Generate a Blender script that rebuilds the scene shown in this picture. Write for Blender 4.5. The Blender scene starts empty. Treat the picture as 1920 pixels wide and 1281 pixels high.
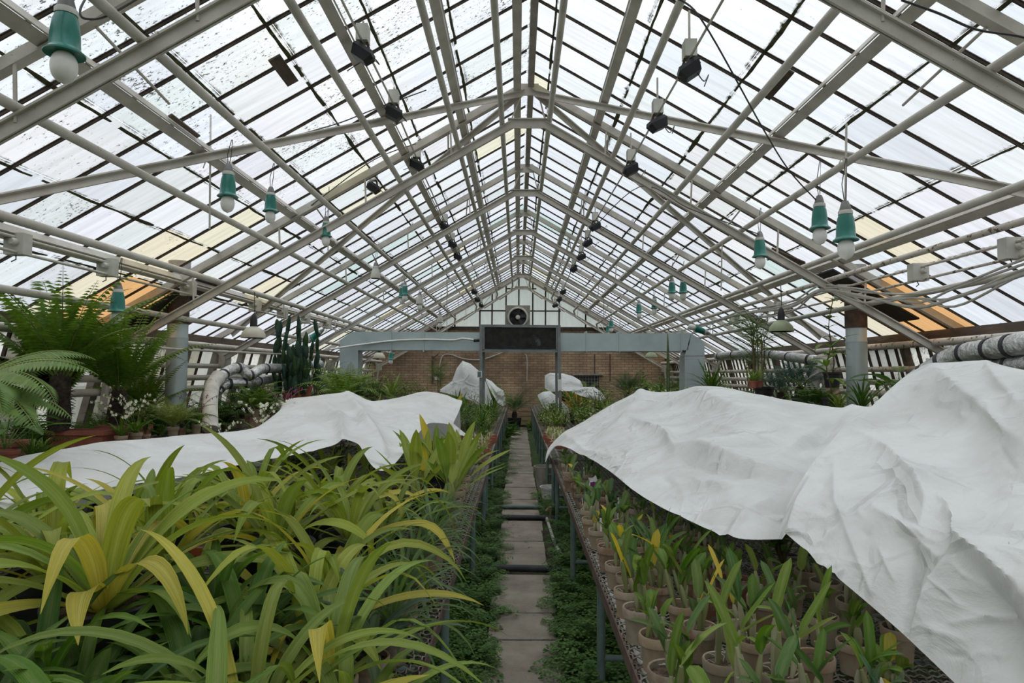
import bpy, math, random
from math import sin, cos, pi, atan, sqrt, radians, exp
from mathutils import Vector, Matrix, noise
rnd = random.Random(7)
S = bpy.context.scene
COL = S.collection
FPX = 1240.0
CZ = 1.6
XR = 0.10          # x of the ridge
SL = 0.58         # roof slope
V = Vector

# ---------------------------------------------------------------- camera
cam_d = bpy.data.cameras.new('camera'); cam = bpy.data.objects.new('camera', cam_d); COL.objects.link(cam)
cam_d.sensor_width = 36; cam_d.lens = FPX/1920*36; cam_d.clip_start = .05; cam_d.clip_end = 300
ROLL = radians(.35)
CM = Matrix.Rotation(atan(12.4/FPX), 3, 'Z') @ Matrix.Rotation(pi/2+atan(61.4/FPX), 3, 'X') @ Matrix.Rotation(ROLL, 3, 'Z')
cam.matrix_world = Matrix.Translation((0, 0, CZ)) @ CM.to_4x4()
S.camera = cam

def P(px, py, Y):
    """world point at depth Y seen at that place"""
    d = CM @ V(((px-960)/FPX, (640.5-py)/FPX, -1))
    return V((0, 0, CZ)) + d*(Y/d.y)

# ---------------------------------------------------------------- mesh builder
sharp = []
class MB:
    def __init__(s):
        s.v = []; s.f = []; s.c = []; s.uv = {}; s.usecol = False; s.smooth = True
    def vert(s, p, c=None):
        s.v.append((p[0], p[1], p[2]))
        if c is not None: s.usecol = True
        s.c.append(c or (1, 1, 1)); return len(s.v)-1
    def face(s, idx, uv=None):
        if uv: s.uv[len(s.f)] = uv
        s.f.append(tuple(idx))
    def data(s, name, mat, off=(0, 0, 0)):
        me = bpy.data.meshes.new(name)
        ox, oy, oz = off
        me.from_pydata([(a-ox, b-oy, c-oz) for a, b, c in s.v], [], s.f)
        if s.usecol:
            at = me.color_attributes.new('Col', 'FLOAT_COLOR', 'POINT')
            flat = []
            for c in s.c: flat += [c[0], c[1], c[2], 1]
            at.data.foreach_set('color', flat)
        if s.uv:
            ul = me.uv_layers.new(name='UVMap'); k = 0; flat = []
            for i, f in enumerate(s.f):
                u = s.uv.get(i)
                for j in range(len(f)): flat += list(u[j]) if u else [0, 0]
            ul.data.foreach_set('uv', flat)
        if s.smooth: me.shade_smooth(); sharp.append(me)
        for m in (mat if isinstance(mat, (list, tuple)) else [mat]): me.materials.append(m)
        me.validate()
        return me
    def build(s, name, mat, parent=None, label=None):
        off = parent.matrix_world.translation if parent else (0, 0, 0)
        if parent and parent.parent: off = parent['_w']
        if parent and not parent.parent: off = parent.location
        o = bpy.data.objects.new(name, s.data(name, mat, off)); COL.objects.link(o)
        if parent: o.parent = parent; o['_w'] = tuple(off)
        if label: o['label'] = label
        return o
    def origin(s):
        n = max(1, len(s.v))
        xs = [a[0] for a in s.v]; ys = [a[1] for a in s.v]; zs = [a[2] for a in s.v]
        return ((min(xs)+max(xs))/2, (min(ys)+max(ys))/2, min(zs))
    def solo(s, name, mat):
        """top-level mesh with its origin at its base"""
        off = s.origin()
        o = bpy.data.objects.new(name, s.data(name, mat, off)); COL.objects.link(o); o.location = off
        return o

def tag(o, label, cat, group=None):
    o['label'] = label; o['category'] = cat
    if group: o['group'] = group
    return o
def thing(name, loc, label, cat, group=None):
    o = bpy.data.objects.new(name, None); o.empty_display_size = .05; COL.objects.link(o); o.location = loc
    return tag(o, label, cat, group)
def structure(o, label=None):
    o['kind'] = 'structure'
    if label: o['label'] = label
    return o
def dup(root, loc, rz=0, sc=1, label=None, group=None):
    r = root.copy(); COL.objects.link(r); r.location = loc; r.rotation_euler = (0, 0, rz); r.scale = (sc, sc, sc)
    if label: r['label'] = label
    if group: r['group'] = group
    for ch in root.children:
        c = ch.copy(); COL.objects.link(c); c.parent = r
        for g in ch.children:
            d = g.copy(); COL.objects.link(d); d.parent = c
    return r
ORD = ['first', 'second', 'third', 'fourth', 'fifth', 'sixth', 'seventh', 'eighth', 'ninth', 'tenth', 'eleventh', 'twelfth', 'thirteenth', 'fourteenth', 'fifteenth', 'sixteenth', 'seventeenth', 'eighteenth', 'nineteenth', 'twentieth']
ORD += ['twenty-'+w for w in ORD[:9]] + ['thirtieth'] + ['thirty-'+w for w in ORD[:9]] + ['fortieth'] + ['forty-'+w for w in ORD[:9]]

# shapes
def bar(m, p, q, w, h, up=(0, 0, 1), c=None, off=(0, 0)):
    p = V(p); q = V(q); t = (q-p).normalized(); s = t.cross(V(up))
    if s.length < 1e-4: s = t.cross(V((1, 0, 0)))
    s.normalize(); u = s.cross(t)
    a = []
    for e in (p, q):
        for sx, sy in ((-1, -1), (1, -1), (1, 1), (-1, 1)):
            a.append(m.vert(e+s*(sx*w/2+off[0])+u*(sy*h/2+off[1]), c))
    for i in range(4):
        j = (i+1) % 4; m.face((a[i], a[i+4], a[j+4], a[j]))
    m.face(a[:4]); m.face((a[7], a[6], a[5], a[4]))
def box(m, lo, hi, c=None):
    x0, y0, z0 = lo; x1, y1, z1 = hi
    a = [m.vert(p, c) for p in ((x0, y0, z0), (x1, y0, z0), (x1, y1, z0), (x0, y1, z0), (x0, y0, z1), (x1, y0, z1), (x1, y1, z1), (x0, y1, z1))]
    for f in ((3, 2, 1, 0), (4, 5, 6, 7), (0, 1, 5, 4), (1, 2, 6, 5), (2, 3, 7, 6), (3, 0, 4, 7)): m.face([a[i] for i in f])
def tube(m, pts, r, n=8, c=None, cap=True):
    pts = [V(p) for p in pts]; rings = []
    up = V((0, 0, 1)); k = len(pts)
    for i, p in enumerate(pts):
        t = (pts[min(k-1, i+1)]-pts[max(0, i-1)]).normalized()
        s = t.cross(up)
        if s.length < .05: s = t.cross(V((1, 0, 0)))
        s.normalize(); u = s.cross(t)
        rr = r[i] if isinstance(r, (list, tuple)) else r
        rings.append([m.vert(p+s*cos(2*pi*j/n)*rr+u*sin(2*pi*j/n)*rr, c) for j in range(n)])
    for a, b in zip(rings, rings[1:]):
        for j in range(n): m.face((a[j], a[(j+1) % n], b[(j+1) % n], b[j]))
    if cap: m.face(rings[0][::-1]); m.face(rings[-1])
def lathe(m, prof, cen=(0, 0, 0), n=20, c=None, axis=None):
    """prof: (radius, z) pairs; axis: direction the profile's z runs along"""
    cen = V(cen); rings = []
    Q = V((0, 0, 1)).rotation_difference(V(axis)).to_matrix() if axis is not None else None
    for r, z in prof:
        ring = []
        for j in range(n):
            d = V((r*cos(2*pi*j/n), r*sin(2*pi*j/n), z))
            if Q: d = Q @ d
            ring.append(m.vert(cen+d, c))
        rings.append(ring)
    for a, b in zip(rings, rings[1:]):
        for j in range(n): m.face((a[j], a[(j+1) % n], b[(j+1) % n], b[j]))
    m.face(rings[0][::-1]); m.face(rings[-1])
def sag(p, q, drop, n=10, wob=0):
    p = V(p); q = V(q); o = []
    for i in range(n+1):
        t = i/n; o.append(p.lerp(q, t)+V((rnd.uniform(-wob, wob), 0, -drop*4*t*(1-t)+rnd.uniform(-wob, wob))))
    return o
def smooth_path(pts, k=6):
    pts = [V(p) for p in pts]; out = []
    for i in range(len(pts)-1):
        a, b, c, d = pts[max(0, i-1)], pts[i], pts[i+1], pts[min(len(pts)-1, i+2)]
        for j in range(k):
            t = j/k
            out.append(.5*((2*b)+(c-a)*t+(2*a-5*b+4*c-d)*t*t+(3*b-a-3*c+d)*t**3))
    out.append(pts[-1]); return out

# ---------------------------------------------------------------- materials
def newmat(name):
    m = bpy.data.materials.new(name); m.use_nodes = True
    nt = m.node_tree; b = nt.nodes['Principled BSDF']
    return m, nt, b
def N(nt, typ, **kw):
    n = nt.nodes.new(typ)
    for k, v in kw.items():
        if k in n.inputs: n.inputs[k].default_value = v
        else: setattr(n, k, v)
    return n
def ramp(nt, src, stops):
    r = nt.nodes.new('ShaderNodeValToRGB'); nt.links.new(src, r.inputs[0])
    e = r.color_ramp.elements
    while len(e) < len(stops): e.new(.5)
    for i, (p, c) in enumerate(stops):
        e[i].position = p; e[i].color = (*c, 1) if len(c) == 3 else c
    return r.outputs[0]
def coords(nt, obj=True):
    return nt.nodes.new('ShaderNodeTexCoord').outputs['Object']
def noisy(name, c1, c2, scale=4, rough=.7, c3=None, sc3=20, th3=.62, bump=0, bscale=40, metal=0, detail=6, stretch=None, spec=.3, world=True):
    """two-colour noise with optional third colour in patches (rust, moss, stains)"""
    m, nt, b = newmat(name); L = nt.links.new
    if world:
        src = nt.nodes.new('ShaderNodeNewGeometry').outputs['Position']
    else:
        src = coords(nt)
    if stretch:
        mp = N(nt, 'ShaderNodeMapping'); mp.inputs['Scale'].default_value = stretch; L(src, mp.inputs[0]); src = mp.outputs[0]
    n1 = N(nt, 'ShaderNodeTexNoise', Scale=scale, Detail=detail, Roughness=.6); L(src, n1.inputs['Vector'])
    col = ramp(nt, n1.outputs[0], [(.32, c1), (.68, c2)])
    if c3:
        n2 = N(nt, 'ShaderNodeTexNoise', Scale=sc3, Detail=8, Roughness=.65); L(src, n2.inputs['Vector'])
        fac = ramp(nt, n2.outputs[0], [(th3, (0, 0, 0)), (th3+.06, (1, 1, 1))])
        mx = N(nt, 'ShaderNodeMix', data_type='RGBA'); L(fac, mx.inputs[0]); L(col, mx.inputs[6]); mx.inputs[7].default_value = (*c3, 1); col = mx.outputs[2]
    L(col, b.inputs['Base Color'])
    b.inputs['Roughness'].default_value = rough; b.inputs['Metallic'].default_value = metal; b.inputs['Specular IOR Level'].default_value = spec
    if bump:
        nb = N(nt, 'ShaderNodeTexNoise', Scale=bscale, Detail=5); L(src, nb.inputs['Vector'])
        bp = N(nt, 'ShaderNodeBump', Strength=bump, Distance=.02); L(nb.outputs[0], bp.inputs['Height']); L(bp.outputs[0], b.inputs['Normal'])
    return m

M = {}
M['paint'] = noisy('painted_steel', (.385, .355, .305), (.53, .50, .44), 5, .55, (.16, .10, .06), 28, .66)
M['pipe'] = noisy('painted_pipe', (.40, .375, .32), (.56, .53, .46), 4, .5, (.20, .12, .07), 22, .635)
M['rusty'] = noisy('rusty_pipe', (.45, .41, .35), (.56, .52, .45), 4, .6, (.13, .075, .045), 16, .55)
M['rustdark'] = noisy('rusted_angle', (.06, .04, .035), (.13, .085, .065), 12, .8)
M['bar'] = noisy('old_glazing_bar', (.035, .026, .02), (.085, .065, .05), 6, .9, (.10, .10, .03), 12, .62)
M['moss'] = noisy('mossy_putty', (.03, .03, .015), (.10, .10, .045), 30, 1, (.2, .19, .06), 22, .62)
M['timber'] = noisy('rotten_timber', (.06, .045, .035), (.16, .12, .09), 9, .9, stretch=(1, .2, 1))
M['greypost'] = noisy('grey_timber', (.22, .2, .17), (.36, .33, .29), 6, .9)
M['galv'] = noisy('galvanised_sheet', (.36, .43, .43), (.46, .54, .545), 2.2, .36, metal=.25, bump=.3, bscale=2.2, spec=.5)
M['galvdark'] = noisy('dark_sheet', (.02, .018, .016), (.05, .045, .04), 3, .7)
M['foil'] = noisy('silver_foil', (.40, .41, .40), (.72, .73, .71), 14, .28, metal=.7, bump=1.0, bscale=20)
M['white_pipe'] = noisy('whitewashed_pipe', (.5, .48, .43), (.74, .72, .66), 6, .8, (.30, .27, .22), 9, .62, bump=.4, bscale=20)
M['brick'] = None
M['slab'] = noisy('worn_concrete_slab', (.20, .17, .135), (.35, .305, .245), 3.2, .9, (.085, .075, .06), 7, .62, bump=.5, bscale=60)
M['soil'] = noisy('dark_soil', (.03, .026, .018), (.08, .065, .045), 14, 1, (.04, .08, .02), 5, .5, bump=.8, bscale=40)
M['potsoil'] = noisy('bark_compost', (.05, .032, .02), (.17, .12, .08), 45, 1, bump=1, bscale=90)
M['mossfloor'] = noisy('mossy_ground', (.03, .055, .015), (.06, .10, .03), 10, 1, bump=.6, bscale=50)
M['green_post'] = noisy('green_painted_post', (.085, .13, .115), (.15, .205, .18), 8, .55, (.30, .33, .29), 26, .66)
M['wire'] = noisy('galvanised_wire', (.10, .085, .065), (.26, .24, .20), 9, .6, metal=.2)
M['black'] = noisy('black_plastic', (.010, .011, .012), (.022, .022, .024), 6, .42)
M['rubber'] = noisy('black_rubber', (.02, .02, .022), (.05, .05, .055), 6, .6)
M['cable'] = noisy('pale_cable', (.36, .345, .30), (.48, .46, .41), 6, .6)
M['thinwire'] = noisy('dark_wire', (.03, .03, .03), (.07, .065, .06), 6, .6)
M['teal'] = noisy('teal_enamel', (.008, .135, .10), (.012, .18, .14), 8, .28, (.30, .38, .34), 30, .72, spec=.5, world=False)
M['ceramic'] = noisy('grey_ceramic', (.14, .14, .13), (.24, .235, .22), 9, .5, world=False)
M['bulb'] = noisy('opal_bulb', (.62, .60, .55), (.76, .74, .69), 5, .25, (.45, .42, .36), 10, .68, world=False, spec=.5)
M['dish_cream'] = noisy('cream_enamel', (.45, .42, .33), (.56, .53, .43), 5, .4)
M['dish_green'] = noisy('olive_enamel', (.22, .26, .15), (.30, .34, .21), 5, .4)
M['cream_box'] = noisy('cream_box', (.42, .41, .36), (.55, .54, .48), 6, .6, (.22, .18, .13), 22, .66)
M['grey_steel'] = noisy('grey_steel', (.15, .165, .165), (.23, .245, .24), 5, .5, metal=.2)
M['panel_black'] = noisy('sooty_panel', (.012, .011, .010), (.035, .033, .031), 9, .85, (.10, .10, .10), 2.0, .60)
M['wood'] = noisy('pale_plank', (.22, .15, .085), (.36, .26, .16), 12, .85, stretch=(.3, 1, 6))
M['bucket'] = noisy('dirty_bucket', (.28, .25, .21), (.42, .39, .34), 7, .6)
M['white_tag'] = noisy('white_tag', (.6, .6, .56), (.75, .74, .7), 9, .5)
M['bulbstem'] = noisy('papery_stem', (.26, .24, .13), (.50, .46, .33), 22, .8)
M['bark'] = noisy('shaggy_trunk', (.012, .009, .007), (.06, .045, .032), 30, 1, bump=1, bscale=40)
M['planter'] = noisy('red_plastic_planter', (.22, .07, .045), (.30, .105, .07), 6, .5)
M['dark_pot'] = noisy('black_nursery_pot', (.010, .011, .011), (.028, .028, .028), 7, .5)
M['red_tag'] = noisy('red_tag', (.32, .07, .03), (.4, .1, .05), 9, .5)

def terracotta():
    m, nt, b = newmat('terracotta'); L = nt.links.new
    src = coords(nt); oi = nt.nodes.new('ShaderNodeObjectInfo')
    ad = N(nt, 'ShaderNodeVectorMath', operation='ADD'); L(src, ad.inputs[0]); L(oi.outputs['Random'], ad.inputs[1])
    base = ramp(nt, oi.outputs['Random'], [(0, (.17, .075, .042)), (.3, (.25, .155, .09)), (.65, (.32, .235, .15)), (.85, (.28, .225, .155)), (1, (.13, .09, .06))])
    n = N(nt, 'ShaderNodeTexNoise', Scale=18, Detail=7, Roughness=.65); L(ad.outputs[0], n.inputs['Vector'])
    f = ramp(nt, n.outputs[0], [(.45, (0, 0, 0)), (.75, (1, 1, 1))])
    mx = N(nt, 'ShaderNodeMix', data_type='RGBA'); L(f, mx.inputs[0]); L(base, mx.inputs[6]); mx.inputs[7].default_value = (.36, .315, .245, 1)
    n2 = N(nt, 'ShaderNodeTexNoise', Scale=9, Detail=5); L(ad.outputs[0], n2.inputs['Vector'])
    f2 = ramp(nt, n2.outputs[0], [(.55, (0, 0, 0)), (.75, (.7, .7, .7))])
    mx2 = N(nt, 'ShaderNodeMix', data_type='RGBA'); L(f2, mx2.inputs[0]); L(mx.outputs[2], mx2.inputs[6]); mx2.inputs[7].default_value = (.10, .10, .05, 1)
    L(mx2.outputs[2], b.inputs['Base Color']); b.inputs['Roughness'].default_value = .85
    return m
M['terracotta'] = terracotta()

def leafmat(name, rough=.48, trans=.32, stripes=True, spec=.14):
    m, nt, b = newmat(name); L = nt.links.new
    at = N(nt, 'ShaderNodeAttribute', attribute_name='Col')
    geo = nt.nodes.new('ShaderNodeNewGeometry')
    n = N(nt, 'ShaderNodeTexNoise', Scale=24, Detail=4)
    if stripes:     # lengthwise streaks of the blade
        uvn = nt.nodes.new('ShaderNodeUVMap'); mp = N(nt, 'ShaderNodeMapping'); mp.inputs['Scale'].default_value = (.55, .09, 1); L(uvn.outputs[0], mp.inputs[0])
        ad = N(nt, 'ShaderNodeVectorMath', operation='ADD'); L(mp.outputs[0], ad.inputs[0])
        g2 = N(nt, 'ShaderNodeVectorMath', operation='SCALE'); L(geo.outputs['Position'], g2.inputs[0]); g2.inputs['Scale'].default_value = .18; L(g2.outputs[0], ad.inputs[1]); L(ad.outputs[0], n.inputs['Vector'])
    else: L(geo.outputs['Position'], n.inputs['Vector'])
    f = ramp(nt, n.outputs[0], [(.3, (.78, .8, .78)), (.7, (1.14, 1.14, 1.1))] if stripes else [(.3, (.62, .64, .62)), (.7, (1.25, 1.25, 1.2))])
    mx = N(nt, 'ShaderNodeMix', data_type='RGBA', blend_type='MULTIPLY'); mx.inputs[0].default_value = 1
    L(at.outputs[0], mx.inputs[6]); L(f, mx.inputs[7])
    L(mx.outputs[2], b.inputs['Base Color']); b.inputs['Roughness'].default_value = rough; b.inputs['Specular IOR Level'].default_value = spec
    tr = nt.nodes.new('ShaderNodeBsdfTranslucent')
    hs = N(nt, 'ShaderNodeHueSaturation', Value=1.5, Saturation=1.1); L(mx.outputs[2], hs.inputs['Color']); L(hs.outputs[0], tr.inputs[0])
    ms = nt.nodes.new('ShaderNodeMixShader'); ms.inputs[0].default_value = trans
    L(b.outputs[0], ms.inputs[1]); L(tr.outputs[0], ms.inputs[2]); L(ms.outputs[0], nt.nodes['Material Output'].inputs[0])
    if stripes:
        uv = nt.nodes.new('ShaderNodeUVMap')
        w = N(nt, 'ShaderNodeTexWave', Scale=3.2, Distortion=.3); L(uv.outputs[0], w.inputs['Vector'])
        bp = N(nt, 'ShaderNodeBump', Strength=.3, Distance=.004); L(w.outputs[0], bp.inputs['Height']); L(bp.outputs[0], b.inputs['Normal'])
    return m
M['leaf'] = leafmat('leaf')
M['leaf_far'] = leafmat('foliage', .6, .25, False, .2)

def sheetmat():
    m, nt, b = newmat('white_nonwoven_fleece'); L = nt.links.new
    src = nt.nodes.new('ShaderNodeNewGeometry').outputs['Position']
    n = N(nt, 'ShaderNodeTexNoise', Scale=2.6, Detail=8, Roughness=.62); L(src, n.inputs['Vector'])
    col = ramp(nt, n.outputs[0], [(.3, (.59, .595, .57)), (.62, (.74, .745, .725))])
    L(col, b.inputs['Base Color']); b.inputs['Roughness'].default_value = .75; b.inputs['Specular IOR Level'].default_value = .15
    n3 = N(nt, 'ShaderNodeTexNoise', Scale=5, Detail=7, Roughness=.6, Distortion=1.2); L(src, n3.inputs['Vector'])
    b1 = N(nt, 'ShaderNodeBump', Strength=.45, Distance=.03); L(n3.outputs[0], b1.inputs['Height'])
    n4 = N(nt, 'ShaderNodeTexNoise', Scale=140, Detail=3); L(src, n4.inputs['Vector'])
    b2 = N(nt, 'ShaderNodeBump', Strength=.12, Distance=.004); L(n4.outputs[0], b2.inputs['Height']); L(b1.outputs[0], b2.inputs['Normal']); L(b2.outputs[0], b.inputs['Normal'])
    # straight crumple lines
    prev = b2
    for sc_, dist_, st_, th_ in ((2.6, .016, .8, .035), (6.5, .006, .7, .05)):
        wn = N(nt, 'ShaderNodeTexNoise', Scale=1.7, Detail=2); L(src, wn.inputs['Vector'])
        wa = N(nt, 'ShaderNodeVectorMath', operation='MULTIPLY_ADD'); L(wn.outputs['Color'], wa.inputs[0]); wa.inputs[1].default_value = (.35, .35, .35); L(src, wa.inputs[2])
        vo = N(nt, 'ShaderNodeTexVoronoi', feature='DISTANCE_TO_EDGE', Scale=sc_); L(wa.outputs[0], vo.inputs['Vector'])
        mk = N(nt, 'ShaderNodeTexNoise', Scale=sc_*.55, Detail=1); L(src, mk.inputs['Vector'])
        e_ = ramp(nt, vo.outputs['Distance'], [(0, (1, 1, 1)), (th_*2.2, (0, 0, 0))]); k_ = ramp(nt, mk.outputs[0], [(.42, (0, 0, 0)), (.62, (1, 1, 1))])
        ml = N(nt, 'ShaderNodeMath', operation='MULTIPLY'); L(e_, ml.inputs[0]); L(k_, ml.inputs[1])
        bb = N(nt, 'ShaderNodeBump', Strength=st_, Distance=dist_); L(ml.outputs[0], bb.inputs['Height']); L(prev.outputs[0], bb.inputs['Normal']); prev = bb
    b2 = prev; L(b2.outputs[0], b.inputs['Normal'])
    tr = nt.nodes.new('ShaderNodeBsdfTranslucent'); tr.inputs[0].default_value = (.85, .86, .84, 1); L(b2.outputs[0], tr.inputs['Normal'])
    ms = nt.nodes.new('ShaderNodeMixShader'); ms.inputs[0].default_value = .2
    L(b.outputs[0], ms.inputs[1]); L(tr.outputs[0], ms.inputs[2]); L(ms.outputs[0], nt.nodes['Material Output'].inputs[0])
    return m
M['sheet'] = sheetmat()

def glassmat(name, milk, base):
    """old roof glass: clear sheet with grime; Col.r tint strength, uv = place in the pane"""
    m, nt, b = newmat(name); L = nt.links.new
    nt.nodes.remove(b)
    src = nt.nodes.new('ShaderNodeNewGeometry').outputs['Position']
    at = N(nt, 'ShaderNodeAttribute', attribute_name='Col')
    uv = nt.nodes.new('ShaderNodeUVMap'); sx = nt.nodes.new('ShaderNodeSeparateXYZ'); L(uv.outputs[0], sx.inputs[0])
    def mth(op, a, bb=None):
        x = N(nt, 'ShaderNodeMath', operation=op)
        for i, q in enumerate((a, bb)):
            if q is None: continue
            if isinstance(q, (int, float)): x.inputs[i].default_value = q
            else: L(q, x.inputs[i])
        return x.outputs[0]
    sh = nt.nodes.new('ShaderNodeSeparateColor'); 
    al = at.outputs['Alpha']
    def edge(o): return mth('MINIMUM', o, mth('SUBTRACT', 1.0, o))
    eu = mth('MULTIPLY', edge(sx.outputs[0]), .5); ev = mth('MULTIPLY', edge(sx.outputs[1]), .68)
    ed = mth('MINIMUM', eu, ev)
    nb = N(nt, 'ShaderNodeTexNoise', Scale=9, Detail=8, Roughness=.72); L(src, nb.inputs['Vector'])
    nl = N(nt, 'ShaderNodeTexNoise', Scale=2.6, Detail=4); L(src, nl.inputs['Vector'])
    nf = N(nt, 'ShaderNodeTexNoise', Scale=36, Detail=6, Roughness=.72)
    mp = N(nt, 'ShaderNodeMapping'); mp.inputs['Scale'].default_value = (.75, 1.2, .75); L(src, mp.inputs[0]); L(mp.outputs[0], nf.inputs['Vector'])
    # grime along the edges: grows where noise is high
    e1 = mth('SUBTRACT', mth('MULTIPLY', mth('SUBTRACT', nb.outputs[0], .36), .11), ed)
    edge_f = mth('MINIMUM', mth('MAXIMUM', mth('MULTIPLY', e1, 45), 0.0), 1.0)
    # specks, denser in dirty panes (dirt level in uv map 2)
    dl = N(nt, 'ShaderNodeAttribute', attribute_name='Dirt')
    th = mth('SUBTRACT', .872, mth('ADD', mth('MULTIPLY', dl.outputs['Fac'], .12), mth('MULTIPLY', nl.outputs[0], .29)))
    sp = mth('MINIMUM', mth('MAXIMUM', mth('MULTIPLY', mth('SUBTRACT', nf.outputs[0], th), 15), 0.0), .93)
    dirt = mth('MAXIMUM', edge_f, sp)
    st = N(nt, 'ShaderNodeTexNoise', Scale=3, Detail=5)
    mp2 = N(nt, 'ShaderNodeMapping'); mp2.inputs['Scale'].default_value = (.5, 6, .5); L(src, mp2.inputs[0]); L(mp2.outputs[0], st.inputs['Vector'])
    veil = ramp(nt, st.outputs[0], [(.3, (.80, .805, .79)), (.7, (.96, .965, .97))])
    c0 = N(nt, 'ShaderNodeMix', data_type='RGBA', blend_type='MULTIPLY'); c0.inputs[0].default_value = 1; L(at.outputs[0], c0.inputs[6]); L(veil, c0.inputs[7])
    tp = nt.nodes.new('ShaderNodeBsdfTransparent'); L(c0.outputs[2], tp.inputs[0])
    tl = nt.nodes.new('ShaderNodeBsdfTranslucent'); L(c0.outputs[2], tl.inputs[0])
    m1 = nt.nodes.new('ShaderNodeMixShader'); m1.inputs[0].default_value = milk; L(tp.outputs[0], m1.inputs[1]); L(tl.outputs[0], m1.inputs[2])
    df = nt.nodes.new('ShaderNodeBsdfDiffuse'); dc = ramp(nt, nb.outputs[0], [(.4, (.035, .035, .02)), (.62, (.15, .135, .05))]); L(dc, df.inputs[0])
    m2 = nt.nodes.new('ShaderNodeMixShader'); L(dirt, m2.inputs[0]); L(m1.outputs[0], m2.inputs[1]); L(df.outputs[0], m2.inputs[2])
    gl = N(nt, 'ShaderNodeBsdfGlossy', Roughness=.25)
    m3 = nt.nodes.new('ShaderNodeMixShader'); m3.inputs[0].default_value = .03; L(m2.outputs[0], m3.inputs[1]); L(gl.outputs[0], m3.inputs[2])
    L(m3.outputs[0], nt.nodes['Material Output'].inputs[0])
    return m
M['roofglass'] = glassmat('roof_glass', .12, 1)
M['sideglass'] = glassmat('side_glass', .6, 1)

def brickmat():
    m, nt, b = newmat('old_brick'); L = nt.links.new
    src = nt.nodes.new('ShaderNodeNewGeometry').outputs['Position']
    mp = N(nt, 'ShaderNodeMapping'); mp.inputs['Rotation'].default_value = (pi/2, 0, 0); L(src, mp.inputs[0])
    br = N(nt, 'ShaderNodeTexBrick'); L(mp.outputs[0], br.inputs['Vector'])
    br.inputs['Color1'].default_value = (.29, .205, .135, 1); br.inputs['Color2'].default_value = (.38, .28, .19, 1); br.inputs['Mortar'].default_value = (.16, .12, .085, 1)
    br.inputs['Scale'].default_value = 1; br.inputs['Brick Width'].default_value = .26; br.inputs['Row Height'].default_value = .085; br.inputs['Mortar Size'].default_value = .009
    n = N(nt, 'ShaderNodeTexNoise', Scale=.8, Detail=6, Roughness=.6); L(src, n.inputs['Vector'])
    f = ramp(nt, n.outputs[0], [(.35, (.55, .5, .46)), (.65, (1.25, 1.2, 1.1))])
    mx = N(nt, 'ShaderNodeMix', data_type='RGBA', blend_type='MULTIPLY'); mx.inputs[0].default_value = 1
    L(br.outputs[0], mx.inputs[6]); L(f, mx.inputs[7]); L(mx.outputs[2], b.inputs['Base Color']); b.inputs['Roughness'].default_value = .9
    bp = N(nt, 'ShaderNodeBump', Strength=.5, Distance=.01); L(br.outputs['Fac'], bp.inputs['Height']); bp.invert = True; L(bp.outputs[0], b.inputs['Normal'])
    return m
M['brick'] = brickmat()

# ---------------------------------------------------------------- sky
W = bpy.data.worlds.new('overcast'); S.world = W; W.use_nodes = True
nt = W.node_tree; bg = nt.nodes['Background']
tc = nt.nodes.new('ShaderNodeTexCoord')
nz = N(nt, 'ShaderNodeTexNoise', Scale=2.2, Detail=4); nt.links.new(tc.outputs['Generated'], nz.inputs['Vector'])
cr = ramp(nt, nz.outputs[0], [(.35, (.84, .89, .96)), (.65, (.97, .985, 1.0))])
# overcast: brighter overhead than at the horizon
sz = nt.nodes.new('ShaderNodeSeparateXYZ'); nt.links.new(tc.outputs['Generated'], sz.inputs[0])
def wm(op, a, b):
    x = N(nt, 'ShaderNodeMath', operation=op); nt.links.new(a, x.inputs[0]); x.inputs[1].default_value = b; return x.outputs[0]
gz = wm('ADD', wm('MULTIPLY', wm('POWER', wm('MAXIMUM', sz.outputs[2], 0.0), 2.4), 2.0), .92)
nt.links.new(cr, bg.inputs[0]); nt.links.new(gz, bg.inputs[1])
S.view_settings.view_transform = 'Standard'; S.view_settings.look = 'None'; S.view_settings.gamma = 1; S.view_settings.exposure = 0.1
S.view_settings.use_curve_mapping = False
cy = S.cycles
cy.max_bounces = 7; cy.diffuse_bounces = 4; cy.glossy_bounces = 2; cy.transmission_bounces = 4; cy.transparent_max_bounces = 16
cy.use_denoising = True; cy.caustics_reflective = False; cy.caustics_refractive = False
cy.use_adaptive_sampling = True; cy.adaptive_threshold = .03
# ================================================================ the house
ZR = CZ+3.50      # underside of glass at the ridge
YB, YE = -3.0, 22.7
EAVE = 5.12       # |x - XR| at the eave
def roofz(x, d=0): return ZR+d-SL*abs(x-XR)
TY = [-.4, 3.6, 7.68, 10.68, 13.68, 16.68, 19.68, 22.55]     # trusses; last one at the gable

# ground, outside ground
m = MB(); box(m, (-5.3, YB, -.3), (5.45, YE, -.04)); o = structure(m.solo('floor', M['soil']), 'dark damp soil floor between and under the benches')
m = MB(); box(m, (-60, -30, -.62), (60, 90, -.34)); o = structure(m.solo('ground_outside', M['mossfloor']), 'green ground outside the greenhouse')

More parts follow.
